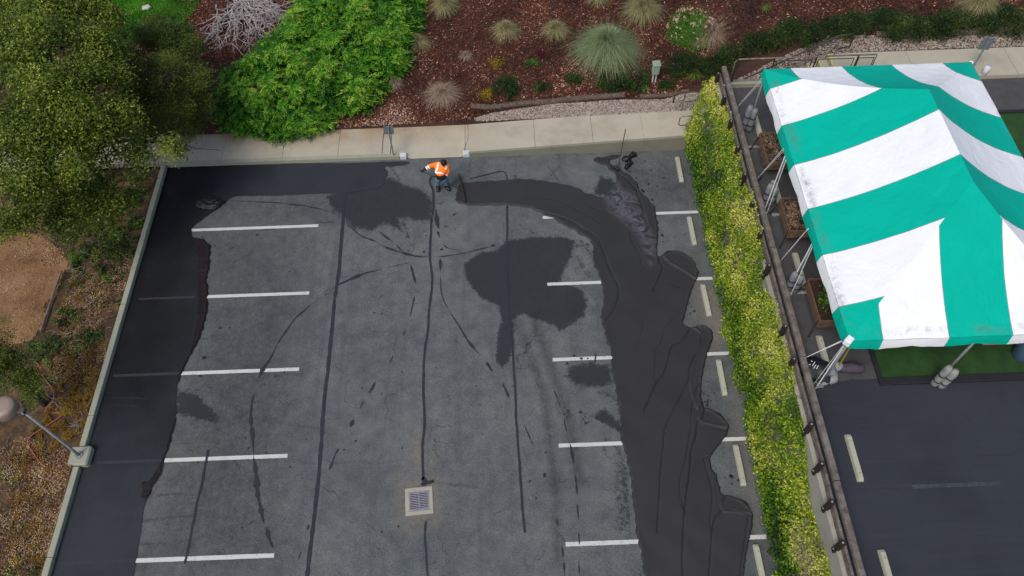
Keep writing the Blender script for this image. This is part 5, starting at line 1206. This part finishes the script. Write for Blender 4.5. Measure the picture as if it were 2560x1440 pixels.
# juniper: feathery sprays over a mounded outline
JP = [(1035, 0), (1042, 30), (1030, 60), (1010, 85), (1015, 120), (1000, 160), (960, 185), (940, 225), (905, 262), (860, 262), (815, 268), (808, 305), (770, 322), (700, 325), (620, 318), (560, 310), (540, 280), (535, 215), (545, 175), (590, 160), (600, 140), (640, 120), (655, 95), (690, 80), (720, 50), (735, 20), (745, -40), (1035, -40)]
jw = [tuple(GB(x, y, .45)[:2]) for x, y in JP]
jun = wempty('juniper', (GB(800, 160)[0], GB(800, 160)[1], .5)); tag(jun, 'wide bright green feathery juniper spreading over the bank', 'shrub')
def sprays(poly, n, h, Ls=.30, m_='juniper', parent=jun, name='foliage', k=15):
    P = np.array(poly); lo, hi = P.min(0), P.max(0); X = lo[0]+rng.random(n*4)*(hi[0]-lo[0]); Y = lo[1]+rng.random(n*4)*(hi[1]-lo[1])
    d = sdf(X, Y, poly); s = d > .0; X, Y, d = X[s][:n], Y[s][:n], d[s][:n]; n = len(X)
    lump = np.array([mnoise.noise(Vector((x*1.5, y*1.5, 2)))+.5*mnoise.noise(Vector((x*3.7, y*3.7, 5))) for x, y in zip(X, Y)])
    s = (lump > -.24); X, Y, d, lump = X[s], Y[s], d[s], lump[s]; n = len(X)
    Z = bank(X, Y)+h*np.clip(d/.5, .15, 1)**.6*(.7+.9*lump)-.2*rng.random(n)**2
    a = rng.normal(.0, .9, n)-.5+1.1*lump; A = np.stack([np.sin(a+.9), -np.cos(a+.9)*.9, .28+.25*rng.random(n)], 1); A /= np.linalg.norm(A, axis=1)[:, None]
    L = Ls*(.6+.8*rng.random(n)); sidev = np.cross(A, np.array([0, 0, 1.])); sidev /= np.linalg.norm(sidev, axis=1)[:, None]
    Cs, Ax, Ln, Vv = [], [], [], []
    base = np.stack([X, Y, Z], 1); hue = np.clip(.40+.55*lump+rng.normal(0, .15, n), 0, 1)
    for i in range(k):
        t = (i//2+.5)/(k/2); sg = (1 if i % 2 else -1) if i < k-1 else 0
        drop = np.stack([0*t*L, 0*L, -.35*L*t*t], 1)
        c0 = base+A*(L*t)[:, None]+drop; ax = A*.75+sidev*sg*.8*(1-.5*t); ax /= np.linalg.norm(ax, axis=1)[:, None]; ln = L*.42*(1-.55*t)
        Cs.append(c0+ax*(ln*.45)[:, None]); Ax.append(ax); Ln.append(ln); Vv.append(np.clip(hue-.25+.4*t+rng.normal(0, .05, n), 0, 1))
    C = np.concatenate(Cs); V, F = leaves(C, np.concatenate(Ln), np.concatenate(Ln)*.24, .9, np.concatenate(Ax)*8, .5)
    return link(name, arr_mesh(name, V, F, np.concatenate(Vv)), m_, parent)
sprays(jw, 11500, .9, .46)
b_ = B()
for i in range(60):
    x, y = random.choice(jw); cx, cy = np.mean(np.array(jw), 0); t_ = random.random()*.8+.1; p = Vector((cx+(x-cx)*t_, cy+(y-cy)*t_, 0)); p.z = float(bank(p.x, p.y))
    d = Vector((random.gauss(0, 1), random.gauss(0, 1), .25)).normalized(); limb(b_, p, p+d*1.0+Vector((0, 0, .3)), .03, .008, 5, .06)
b_.obj('branches', 'twig', jun, True)['kind'] = 'stuff'
j2p = [tuple(GB(x, y, .3)[:2]) for x, y in ((350, 40), (370, 30), (400, 50), (425, 20), (445, 40), (465, 60), (460, 95), (400, 90), (345, 75))]
jn2 = wempty('juniper', (*j2p[0], .5)); tag(jn2, 'small yellow green juniper tuft between lawn and dark oak', 'shrub'); sprays(j2p, 650, .5, .3, 'juniper', jn2)

# bleached dead shrub
ds = wempty('dead_shrub', tuple(GB(610, 50))); tag(ds, 'bleached leafless dead shrub beside the juniper', 'dead shrub')
ctr = GB(640, 0, .3)
for i in range(46):
    b_ = B(); ang = random.uniform(-2.95, .1) if random.random() < .85 else random.uniform(0, 6.28)
    q = GV(random.uniform(485, 720), random.uniform(-30, 30), 0)
    ex, ey = 600+125*math.cos(ang)*random.uniform(.7, 1), 20-112*math.sin(ang)*random.uniform(.75, 1.0)
    e = Vector(GB(ex, ey, .12+random.random()*.3)); s_ = Vector(GB(612+random.gauss(0, 30), 5+random.gauss(0, 18), .35))
    P = limb(b_, s_, e, .032, .009, 8, .12)
    for k in range(8):
        q = P[random.randint(1, len(P)-1)]; d = (e-s_).normalized(); d = (d+Vector((random.gauss(0, .7), random.gauss(0, .7), random.gauss(.0, .2)))).normalized()
        P2 = limb(b_, q, q+d*random.uniform(.25, .6), .013, .004, 4, .06)
        if random.random() < .8: limb(b_, P2[2], P2[2]+(d+Vector((random.gauss(0, .8), random.gauss(0, .8), .1))).normalized()*.3, .008, .004, 3, .04)
    b_.obj('branch', 'deadwood', ds, True)
for pts in ([(700, 112), (705, 140), (712, 165)], [(765, 172), (775, 185), (782, 195)], [(738, 175), (744, 195)]):
    o = B().tube([GB(x, y, .5) for x, y in pts], .02, 5).obj('branch', 'deadwood', ds, True)

# grass clumps
def tuft(px, r, lab, m_='grasstan', n=700, h=None, droop=1., bl=None, group=None, wdt=.012, tint=(0, 1)):
    r *= 1.28; h = (h or r*.8)*1.15; n = int(n*1.3); g_ = GB(*px, 0); cx, cy, cz = g_; V, F, v = [], [], []
    seg = 5; a = rng.random(n)*2*np.pi; el = rng.random(n)**.8; L = r*(.75+.5*rng.random(n))*(1.15)
    t = np.linspace(0, 1, seg+1)[None, :, None]
    dirh = np.stack([np.cos(a), np.sin(a), 0*a], 1)[:, None, :]; out = (el*.95+.12)[:, None, None]
    rad = L[:, None, None]*out*(t*.9+.1*t*t); zz = h*1.25*(1-.45*out)*(1.9*t-(.9+1.0*out*droop)*t*t)
    base = np.array([cx, cy, cz])[None, None, :]+np.stack([rng.normal(0, r*.07, n), rng.normal(0, r*.07, n), 0*a], 1)[:, None, :]
    P = base+dirh*rad; P[:, :, 2] += zz[:, :, 0]
    bend = rng.normal(0, .12, (n, 1, 1))*L[:, None, None]*t*t; sd_ = np.stack([-np.sin(a), np.cos(a), 0*a], 1)[:, None, :]; P = P+sd_*bend
    gz = bank(P[:, :, 0], P[:, :, 1])+.01; P[:, :, 2] = np.maximum(P[:, :, 2], gz)
    w = (wdt*.5*(1-.8*t))*(.7+.6*rng.random((n, 1, 1)))
    Lf = P+sd_*w; Rt = P-sd_*w; V = np.stack([Lf, Rt], 2).reshape(-1, 3)
    i0 = (np.arange(n)*(2*(seg+1)))[:, None]+np.arange(seg)[None, :]*2; F = np.stack([i0, i0+1, i0+3, i0+2], -1).reshape(-1, 4)
    hv = np.clip(tint[0]+(tint[1]-tint[0])*rng.random(n), 0, 1)[:, None]+np.linspace(-.1, .15, seg)[None, :]
    t_ = wempty('grass_clump', (cx, cy, cz)); link('blades', arr_mesh('blades', V, F, np.clip(hv, 0, 1).ravel()), m_, t_)
    tag(t_, lab, 'ornamental grass', group); return t_
tuft((1515, 130), .98, 'largest blue green ornamental grass fountain on the mulch bank', 'grassblue', 2600, .9, wdt=.014)
tuft((1112, 18), .46, 'tan green grass clump at the top edge right of the juniper', n=800)
tuft((1043, 112), .42, 'tan grass clump touching the right side of the juniper', n=700)
tuft((1264, 82), .46, 'tan green grass clump second in the upper row', n=800)
tuft((1388, 80), .42, 'tan green grass clump left of the big blue green one', n=800)
tuft((1606, 32), .62, 'tall tan grass between the blue green clump and pink bush', n=1300)
tuft((1495, 0), .36, 'grass clump cut by the top edge above the blue green one', n=500)
tuft((1770, 92), .6, 'straw coloured grass skirt under the pink flowering bush', n=900, m_='grassdead')
tuft((1106, 238), .56, 'sprawling dead tan grass clump above the curb opening', 'grassdead', 900, .35)
tuft((987, 210), .3, 'thin dry grass tuft under the juniper corner', 'grassdead', 300)
tuft((1164, 142), .22, 'small sparse dead grass tuft in the middle of the mulch', 'grassdead', 180)
tuft((2442, 12), .6, 'yellow green grass clump at the top right behind the sign', n=1000)
tuft((1735, 190), .26, 'dark green strappy tuft behind the hedge top', 'shrubdk', 220, wdt=.02, tint=(.5, 1))
tuft((1915, 22), .14, 'tiny dark green tuft alone at the top of the mulch', 'shrubgr', 120)
tuft((1612, 222), .14, 'little green fern like tuft below the utility pedestal', 'shrubgr', 90, wdt=.02)
tuft((1645, 160), .15, 'small dry orange weed above the utility pedestal', 'drygrass', 120, wdt=.02)

# low shrubs
def shrub(px, r, lab, m_='shrubdk', L=.05, n=2600, extra=(), h=.7, group=None, wd=.5, name='shrub'):
    if px[0] > 1650 and m_ == 'shrubdk': r *= 1.22; n = int(n*1.5); px = (px[0], px[1]+6)
    g_ = GB(*px, r*.35); cl = [(g_[0], g_[1], g_[2]-r*.15, r, h)]
    for dx, dy, rr in extra:
        q = (g_[0]+dx, g_[1]+dy); cl.append((*q, float(bank(*q))+rr*.3, rr, h))
    for q in list(cl):
        for _ in range(4):
            a_ = random.random()*6.28; rr = q[3]*random.uniform(.35, .6); u_ = (q[0]+math.cos(a_)*q[3]*.75, q[1]+math.sin(a_)*q[3]*.75); cl.append((*u_, float(bank(*u_))+rr*.25, rr, h))
    t_ = wempty(name, tuple(g_)); crown('foliage', cl, int(n*1.7), L, L*wd, m_, t_, shell=.45, gf=2.6, gap=-.22)
    b = B()
    for i in range(7): limb(b, (g_[0]+random.gauss(0, .04), g_[1]+random.gauss(0, .04), g_[2]-r*.5), (g_[0]+random.gauss(0, r*.5), g_[1]+random.gauss(0, r*.5), g_[2]+r*.2), .012, .004, 4, .03)
    b.obj('stems', 'bark', t_, True); tag(t_, lab, 'shrub', group); return t_
shrub((1262, 213), .46, 'round dark green shrub beside the yellow one above the wattle', n=4200)
shrub((1215, 236), .2, 'small bright yellow leaved shrub left of the round dark one', 'yellowlf', .05, 500)
shrub((1357, 216), .23, 'small round dark shrub alone below the small red plant', n=1500)
shrub((1430, 198), .26, 'small dark round shrub lower left of the blue green grass', n=1700)
shrub((1243, 153), .26, 'sparse yellow orange shrub in the middle of the mulch', 'yellowlf', .045, 500)
shrub((1327, 160), .2, 'small green shrub beside the dark red plant', 'shrubgr', .04, 700)
shrub((1350, 133), .17, 'small dark red leaved plant on the mulch', 'redlf', .04, 260)
shrub((1520, 205), .42, 'dark low shrub under the left of the blue green grass', extra=((.5, -.02, .4), (.2, -.1, .3)), n=5200, h=.6)
shrub((1600, 195), .36, 'dark low shrub left of the utility pedestal', extra=((-.1, -.25, .3),), n=2800, h=.6)
shrub((1700, 150), .42, 'dark low shrub below the pink flowering bush', extra=((.5, .05, .4), (-.2, -.2, .3), (.25, -.25, .3)), n=4800, h=.55)
shrub((1825, 130), .45, 'dark groundcover shrub at the lower left of the back row', extra=((-.3, .0, .3),), n=3600, h=.6)
shrub((1885, 108), .46, 'yellowish dark shrub second from the left in the back row', extra=((.1, .15, .3),), n=3600, h=.6)
shrub((1962, 82), .5, 'dark dense shrub above the sloping handrail start', extra=((.3, .1, .3),), n=4200, h=.6)
shrub((2062, 72), .48, 'dark shrub above the upper end of the sloping handrail', extra=((-.2, .2, .3),), n=3800, h=.6)
shrub((2150, 52), .48, 'dark shrub with a few yellow leaves in the back row', extra=((.3, .1, .3),), n=3800, h=.6)
shrub((2265, 60), .62, 'widest dark shrub in the middle of the back row', extra=((.6, -.1, .45), (-.4, .1, .4), (.3, .3, .4)), n=7600, h=.6)
shrub((2395, 50), .5, 'dark shrub behind the right grey sign', extra=((.4, .1, .4), (.1, .25, .3)), n=4600, h=.6)
shrub((2525, 45), .55, 'dark shrub with bright leaves at the top right corner', extra=((.1, .4, .4),), n=4600, h=.7)
shrub((1900, 12), .0 + .2, 'small shrub at the top edge right of the pink bush', 'shrubgr', .04, 260) if False else None
pk = shrub((1728, 72), .86, 'leafy bush dotted with pink flowers on the bank', 'shrubgr', .07, 9000, extra=((.35, .2, .55), (-.3, -.15, .55), (.1, -.4, .5)), h=.9, wd=.3)
g_ = GB(1725, 75, .4); n = 420; d = rng.normal(size=(n, 3)); d /= np.linalg.norm(d, axis=1)[:, None]; d[:, 2] = abs(d[:, 2]); k = rng.integers(0, 95, n); dd_ = d[k]*(.55+.45*rng.random(n)[k])[:, None]; dd_[:, 2] = np.sqrt(np.clip(1-(dd_[:, :2]**2).sum(1), 0, 1))
C = np.array([g_[0], g_[1], g_[2]-.1])+dd_*np.array([1.05, .95, .8])+rng.normal(0, .022, (n, 3)); V, F = leaves(C, .055, .04); link('flowers', arr_mesh('flowers', V, F, rng.random(n)), 'pink', pk)['kind'] = 'stuff'

shrub((1770, 160), .34, 'low dark groundcover between the pink bush and the barrier end', extra=((.25, .1, .3),), n=3000, h=.5)
shrub((1668, 205), .2, 'tiny dark groundcover patch right of the utility pedestal', n=900, h=.5)
shrub((2108, 58), .4, 'dark groundcover filling between two back row shrubs left of centre', n=2800, h=.55)
shrub((2205, 45), .42, 'dark groundcover left of the widest back row shrub', n=2800, h=.55)
shrub((2335, 62), .42, 'dark groundcover left of the right grey sign', n=2800, h=.55)
shrub((2462, 55), .42, 'dark groundcover under the yellow green top right grass', n=2800, h=.55)
# hedge on the wall
hg = wempty('hedge', (13.2, -4, 0)); tag(hg, 'long bright yellow green hedge growing against the retaining wall', 'hedge')
HL = [(1745, 215), (1728, 300), (1726, 340), (1735, 400), (1745, 480), (1762, 580), (1778, 660), (1815, 740), (1835, 850), (1858, 940), (1872, 1050), (1890, 1120), (1912, 1220), (1930, 1320), (1955, 1420), (1970, 1500)]
HR = [(1790, 200), (1822, 300), (1850, 370), (1868, 430), (1890, 500), (1900, 580), (1905, 650), (1945, 720), (1945, 800), (1975, 860), (1995, 930), (2022, 980), (2042, 1120), (2030, 1180), (2020, 1260), (2050, 1340), (2072, 1400), (2080, 1500)]
nn_ = 7600; Y = 3.4-rng.random(nn_)*17.5; tt = rng.random(nn_)      # tt: 0 foot of front face .. 1 back of top
def lump2(a, b2, s_): return np.array([mnoise.noise(Vector((x*s_, y*s_, 1.3))) for x, y in zip(a, b2)])
lm = lump2(Y, tt*3, 1.3)+.6*lump2(Y, tt*3, 3.3)
yk = np.array([3.6, 1, -2, -4.2, -4.9, -5.6, -7.5, -9.3, -9.9, -10.8, -11.8, -13, -15]); zt = np.array([2.75, 3.0, 3.05, 3.0, 2.4, 2.95, 2.85, 2.75, 2.35, 1.9, 2.1, 2.15, 2.2])
top = np.interp(Y, yk[::-1], zt[::-1])
arc = tt*(2.4+.75); front = arc < 2.4
Z = np.where(front, arc/2.4*top, top+.06); X = np.where(front, 12.98+.16*(arc/2.4)**2, 13.14+(arc-2.4)/.75*.5)
bul = .16*lm; X = X-np.where(front, bul+.05, 0); Z = Z+np.where(front, 0, bul*.9)
rd = rng.random(nn_)*.22; X = X+np.where(front, rd, 0); Z = Z-np.where(front, 0, rd*.7)
keepm = (lm > -.62); X, Y, Z, lm, front = X[keepm], Y[keepm], Z[keepm], lm[keepm], front[keepm]; m_ = 8
C = np.repeat(np.stack([X, Y, Z], 1), m_, 0)+rng.normal(0, .05, (len(X)*m_, 3)); C[:, 2] = np.maximum(C[:, 2], .03); C[:, 0] = np.minimum(C[:, 0], np.where(C[:, 2] > 2.87, 13.63, 13.49))
V, F = leaves(C, .075*(.7+.6*rng.random(len(C))), .042, .35)
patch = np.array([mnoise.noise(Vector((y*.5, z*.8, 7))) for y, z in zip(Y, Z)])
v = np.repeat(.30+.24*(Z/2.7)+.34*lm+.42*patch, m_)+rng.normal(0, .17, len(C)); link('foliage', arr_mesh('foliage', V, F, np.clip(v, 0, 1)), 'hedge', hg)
b_ = B()
for i in range(60):
    y = 3.2-i*.29; limb(b_, (13.2+random.gauss(0, .06), y, 0), (13.2+random.gauss(0, .1), y+random.gauss(0, .2), 2.1), .022, .008, 5, .06)
b_.obj('stems', 'twig', hg, True)
b_ = B()      # bare twiggy patches near the bottom
for i in range(150):
    y = random.uniform(-12.9, -11.3); p = Vector((12.95+random.random()*.4, y, 1.7+random.random()*.5)); d = Vector((random.gauss(0, 1), random.gauss(0, 1), .3)).normalized(); limb(b_, p, p+d*.35, .006, .003, 3, .03)
b_.obj('bare_twigs', 'twig', hg)['kind'] = 'stuff'

# lawn patch on the bank
LP = [tuple(GB(x, y, 0)[:2]) for x, y in ((200, -60), (520, -60), (503, 0), (480, 40), (445, 70), (400, 95), (330, 110), (285, 130), (230, 100), (180, 40))]
Xd, Yd = np.meshgrid(np.arange(-14, -4, .12), np.arange(8, 20, .12)); dd = sdf(Xd, Yd, LP); okd = dd > 0; idd = np.arange(Xd.size).reshape(Xd.shape)
fo = okd[:-1, :-1] & okd[:-1, 1:] & okd[1:, 1:] & okd[1:, :-1]; Fd = np.stack([idd[:-1, :-1], idd[:-1, 1:], idd[1:, 1:], idd[1:, :-1]], -1)[fo]
Vd = np.stack([Xd, Yd, bank(Xd, Yd)+.015], -1).reshape(-1, 3); us = np.unique(Fd); rm = -np.ones(len(Vd), int); rm[us] = np.arange(len(us))
o = link('lawn', arr_mesh('lawn', Vd[us], rm[Fd]), 'lawn', None, True); tag(o, 'bright green lawn at the top of the bank', kind='structure')
def scatter(poly, n, zf, mn=0.):
    P = np.array(poly); lo, hi = P.min(0), P.max(0); X = lo[0]+rng.random(n*6)*(hi[0]-lo[0]); Y = lo[1]+rng.random(n*6)*(hi[1]-lo[1])
    s = sdf(X, Y, poly) > mn; X, Y = X[s][:n], Y[s][:n]; return X, Y, zf(X, Y)
X, Y, Z = scatter(LP, 26000, bank); C = np.stack([X, Y, Z+.04], 1)
V, F = leaves(C, .09, .02, -.2, np.array([0, 0, 1.]), .9); patch = np.array([mnoise.noise(Vector((x*1.2, y*1.2, 7))) for x, y in zip(X, Y)])
o = link('lawn_grass', arr_mesh('lawn_grass', V, F, np.clip(.4+.7*patch+rng.normal(0, .18, len(X)), 0, 1)), 'lawnbl'); tag(o, 'bright green lawn grass blades in the top left', 'grass', kind='stuff')

# bark mulch chips
BP = [tuple(GB(x, y, 0)[:2]) for x, y in ((330, 352), (540, 335), (900, 318), (1190, 300), (1210, 285), (1500, 250), (1700, 235), (1790, 190), (1850, 150), (2050, 100), (2560, 84), (2700, 80), (2700, -60), (450, -60), (300, 200))]
X, Y, Z = scatter(BP, 120000, bank); s = Y > 4.42; X, Y, Z = X[s], Y[s], Z[s]
den = np.array([mnoise.noise(Vector((x*.6, y*.6, 3))) for x, y in zip(X, Y)])
C = np.stack([X, Y, Z+.012+.03*rng.random(len(X))], 1); V, F = leaves(C, .05+.10*rng.random(len(X))**2, .02+.022*rng.random(len(X)), .8)
pale = np.clip(1-np.abs(X-1.5)/4.5, 0, 1)*np.clip(1-(Y-4.4)/1.6, 0, 1)*.45
o = link('bark_chips', arr_mesh('bark_chips', V, F, np.clip(.12+.45*den+pale+np.abs(rng.normal(0, .32, len(X))), 0, 1)), 'chips'); tag(o, 'dark red bark chips scattered over the bank', 'mulch', kind='stuff')
# gravel
def pebbles(poly, n, zf, size=.03):
    X, Y, Z = scatter(poly, n, zf); n = len(X); r = size*(.55+.9*rng.random(n))
    ico = np.array([(1, 0, -.2), (.3, .95, 0), (-.8, .6, -.1), (-.8, -.6, .1), (.3, -.95, 0), (.1, .1, .75)]); fc = np.array([(0, 1, 5), (1, 2, 5), (2, 3, 5), (3, 4, 5), (4, 0, 5)])
    a = rng.random(n)*6.28; ca, sa = np.cos(a), np.sin(a); J = 1+.25*rng.normal(size=(n, 6, 3)); Q = ico[None]*J
    Vx = (Q[:, :, 0]*ca[:, None]-Q[:, :, 1]*sa[:, None]*.8)*r[:, None]+X[:, None]; Vy = (Q[:, :, 0]*sa[:, None]+Q[:, :, 1]*ca[:, None]*.8)*r[:, None]+Y[:, None]; Vz = Q[:, :, 2]*r[:, None]*.8+Z[:, None]+.02
    V = np.stack([Vx, Vy, Vz], -1).reshape(-1, 3); F = (fc[None]+(np.arange(n)*6)[:, None, None]).reshape(-1, 3)
    return arr_mesh('gravel', V, F, np.repeat(rng.random(n), 5))
GP = [tuple(GB(x, y, 0)[:2]) for x, y in ((1190, 304), (1330, 297), (1500, 289), (1735, 276), (1745, 230), (1700, 238), (1660, 250), (1560, 250), (1430, 258), (1300, 272), (1230, 284), (1185, 296))]
o = link('gravel', pebbles(GP, 12000, bank), 'pebble'); tag(o, 'pinkish gravel strip along the lower sidewalk', 'gravel', kind='stuff')
GP2 = [(13.2, 4.4), (17.8, 4.4), (20, 4.42), (26, 4.42), (32, 4.42), (32, 5.1), (22, 5.15), (20, 5.15), (17.5, 5.2), (16, 5.2), (14.5, 5.1), (13.2, 5.0)]
o = link('gravel', pebbles(GP2, 16000, bank), 'pebble'); tag(o, 'pinkish gravel behind the tent along the upper sidewalk', 'gravel', kind='stuff')

# left planting strip: weeds, litter, twigs
def patchveg(pxs, n, L, m_, lab, cat='weeds', h=.12, wd=.5, up=.7, name='weeds', uni=False):
    Cs = []
    for px, py, r, k in pxs:
        g_ = G(px, py, .12); q = int(n*k); a = rng.random(q)*6.28; rr = r*np.sqrt(rng.random(q)); x = g_[0]+rr*np.cos(a); y = np.minimum(g_[1]+rr*np.sin(a), 2.8); x = np.minimum(x, -5.93)
        lu = np.array([mnoise.noise(Vector((u*4, w*4, px*.1))) for u, w in zip(x, y)]); lu = lu+.5*np.array([mnoise.noise(Vector((u*11, w*11, 3))) for u, w in zip(x, y)]); s = (lu > -.05+.35*(rr/r)**2) | uni; x, y, lu, rr = x[s], y[s], lu[s], rr[s]
        Cs.append(np.stack([x, y, sidez(x, y)+.01+(h*(1-(rr/r)**2)*np.clip(.4+lu, .1, 2))*rng.random(len(x))+.02*rng.random(len(x))+(.06 if uni else 0)], 1))
    C = np.concatenate(Cs); V, F = leaves(C, L*(.6+.8*rng.random(len(C))), L*wd, up); pat = np.array([mnoise.noise(Vector((x*2.3, y*2.3, 1))) for x, y in C[:, :2]])
    o = link(name, arr_mesh(name, V, F, np.clip(.4+.5*pat+rng.normal(0, .25, len(C)), 0, 1)), m_); tag(o, lab, cat, kind='stuff')
patchveg([(240, 560, .9, .22), (300, 600, .8, .2), (330, 500, .7, .15), (200, 640, .6, .12), (280, 680, .5, .08), (190, 660, .25, .05), (160, 790, .4, .06), (230, 850, .4, .05), (110, 870, .6, .12), (340, 560, .4, .06)], 34000, .055, 'weed', 'ivy and green weeds below the oak on the left', h=.35)
patchveg([(270, 470, .7, .1), (350, 450, .4, .04), (320, 620, .5, .08), (250, 700, .7, .08), (180, 700, .5, .06), (300, 560, .5, .08), (260, 640, .6, .1), (180, 800, .5, .05), (150, 880, .6, .1), (220, 830, .5, .05)], 30000, .05, 'oak2', 'dark low scrub under the oak beside the curb', h=.3)
patchveg([(120, 1340, .5, .06), (30, 1200, .6, .1), (70, 1390, .6, .1), (150, 1230, .3, .05), (330, 690, .3, .05), (300, 760, .3, .05), (60, 1320, .5, .1), (80, 1000, .5, .15), (130, 940, .5, .12), (20, 1290, .4, .1), (90, 1420, .3, .05), (100, 1080, .35, .15), (15, 1430, .3, .08), (200, 870, .3, .1), (250, 760, .3, .08)], 12000, .045, 'weed', 'scattered green weeds along the lower left strip', h=.08)
patchveg([(190, 970, .8, .3), (150, 1060, .8, .3), (220, 920, .5, .15), (110, 1130, .5, .12), (130, 1180, .4, .06), (60, 1250, .6, .1), (180, 730, .5, .05), (200, 1000, .5, .2), (60, 1150, .6, .15), (90, 1330, .6, .12), (30, 1390, .5, .08), (240, 870, .4, .1), (100, 1400, .5, .1), (170, 900, .6, .2)], 60000, .07, 'drygrass', 'dry orange and yellow weeds around the lamp foot', h=.12, wd=.14, name='dry_weeds')
patchveg([(-20, 650, .9, .04), (60, 700, .9, .05), (80, 620, .6, .04), (130, 640, .4, .06), (60, 800, .7, .03), (210, 780, .9, .15), (280, 700, .7, .1), (120, 1230, .9, .1), (40, 1350, 1.1, .1), (40, 1150, .7, .1), (350, 460, .5, .06), (200, 900, .8, .12), (90, 1290, 1.3, .16), (60, 1400, 1.3, .16), (130, 1180, .7, .08)], 9500, .045, 'litter', 'pale fallen leaves strewn over dirt and weeds at the left', 'fallen leaves', .01, .5, 1.5, 'fallen_leaves', True)
tb = []
for i in range(420):
    px, py = random.choice([(60, 1250), (50, 1330), (30, 1400), (110, 1330), (220, 760), (250, 840), (170, 880), (290, 660), (60, 1150), (230, 690), (180, 1010)])
    g_ = G(px+random.gauss(0, 45), py+random.gauss(0, 45), .1); x, y = min(g_[0], -6.1), g_[1]; a = random.random()*6.28; L = random.uniform(.15, .5); pts = []
    for k in range(6):
        pts.append((x, y, float(sidez(x, y))+.03+.03*math.sin(k*.6))); a += random.gauss(0, .5); x = min(x+math.cos(a)*L/5, -5.97); y += math.sin(a)*L/5
    tb.append(pts)
b_ = B()
for pts in tb[40:]: b_.tube(pts, [.008, .008, .007, .006, .005, .003], 4)
o = b_.obj('twigs', 'twig'); tag(o, 'tangle of pale dead twigs and roots on the lower left strip', 'twigs', kind='stuff')
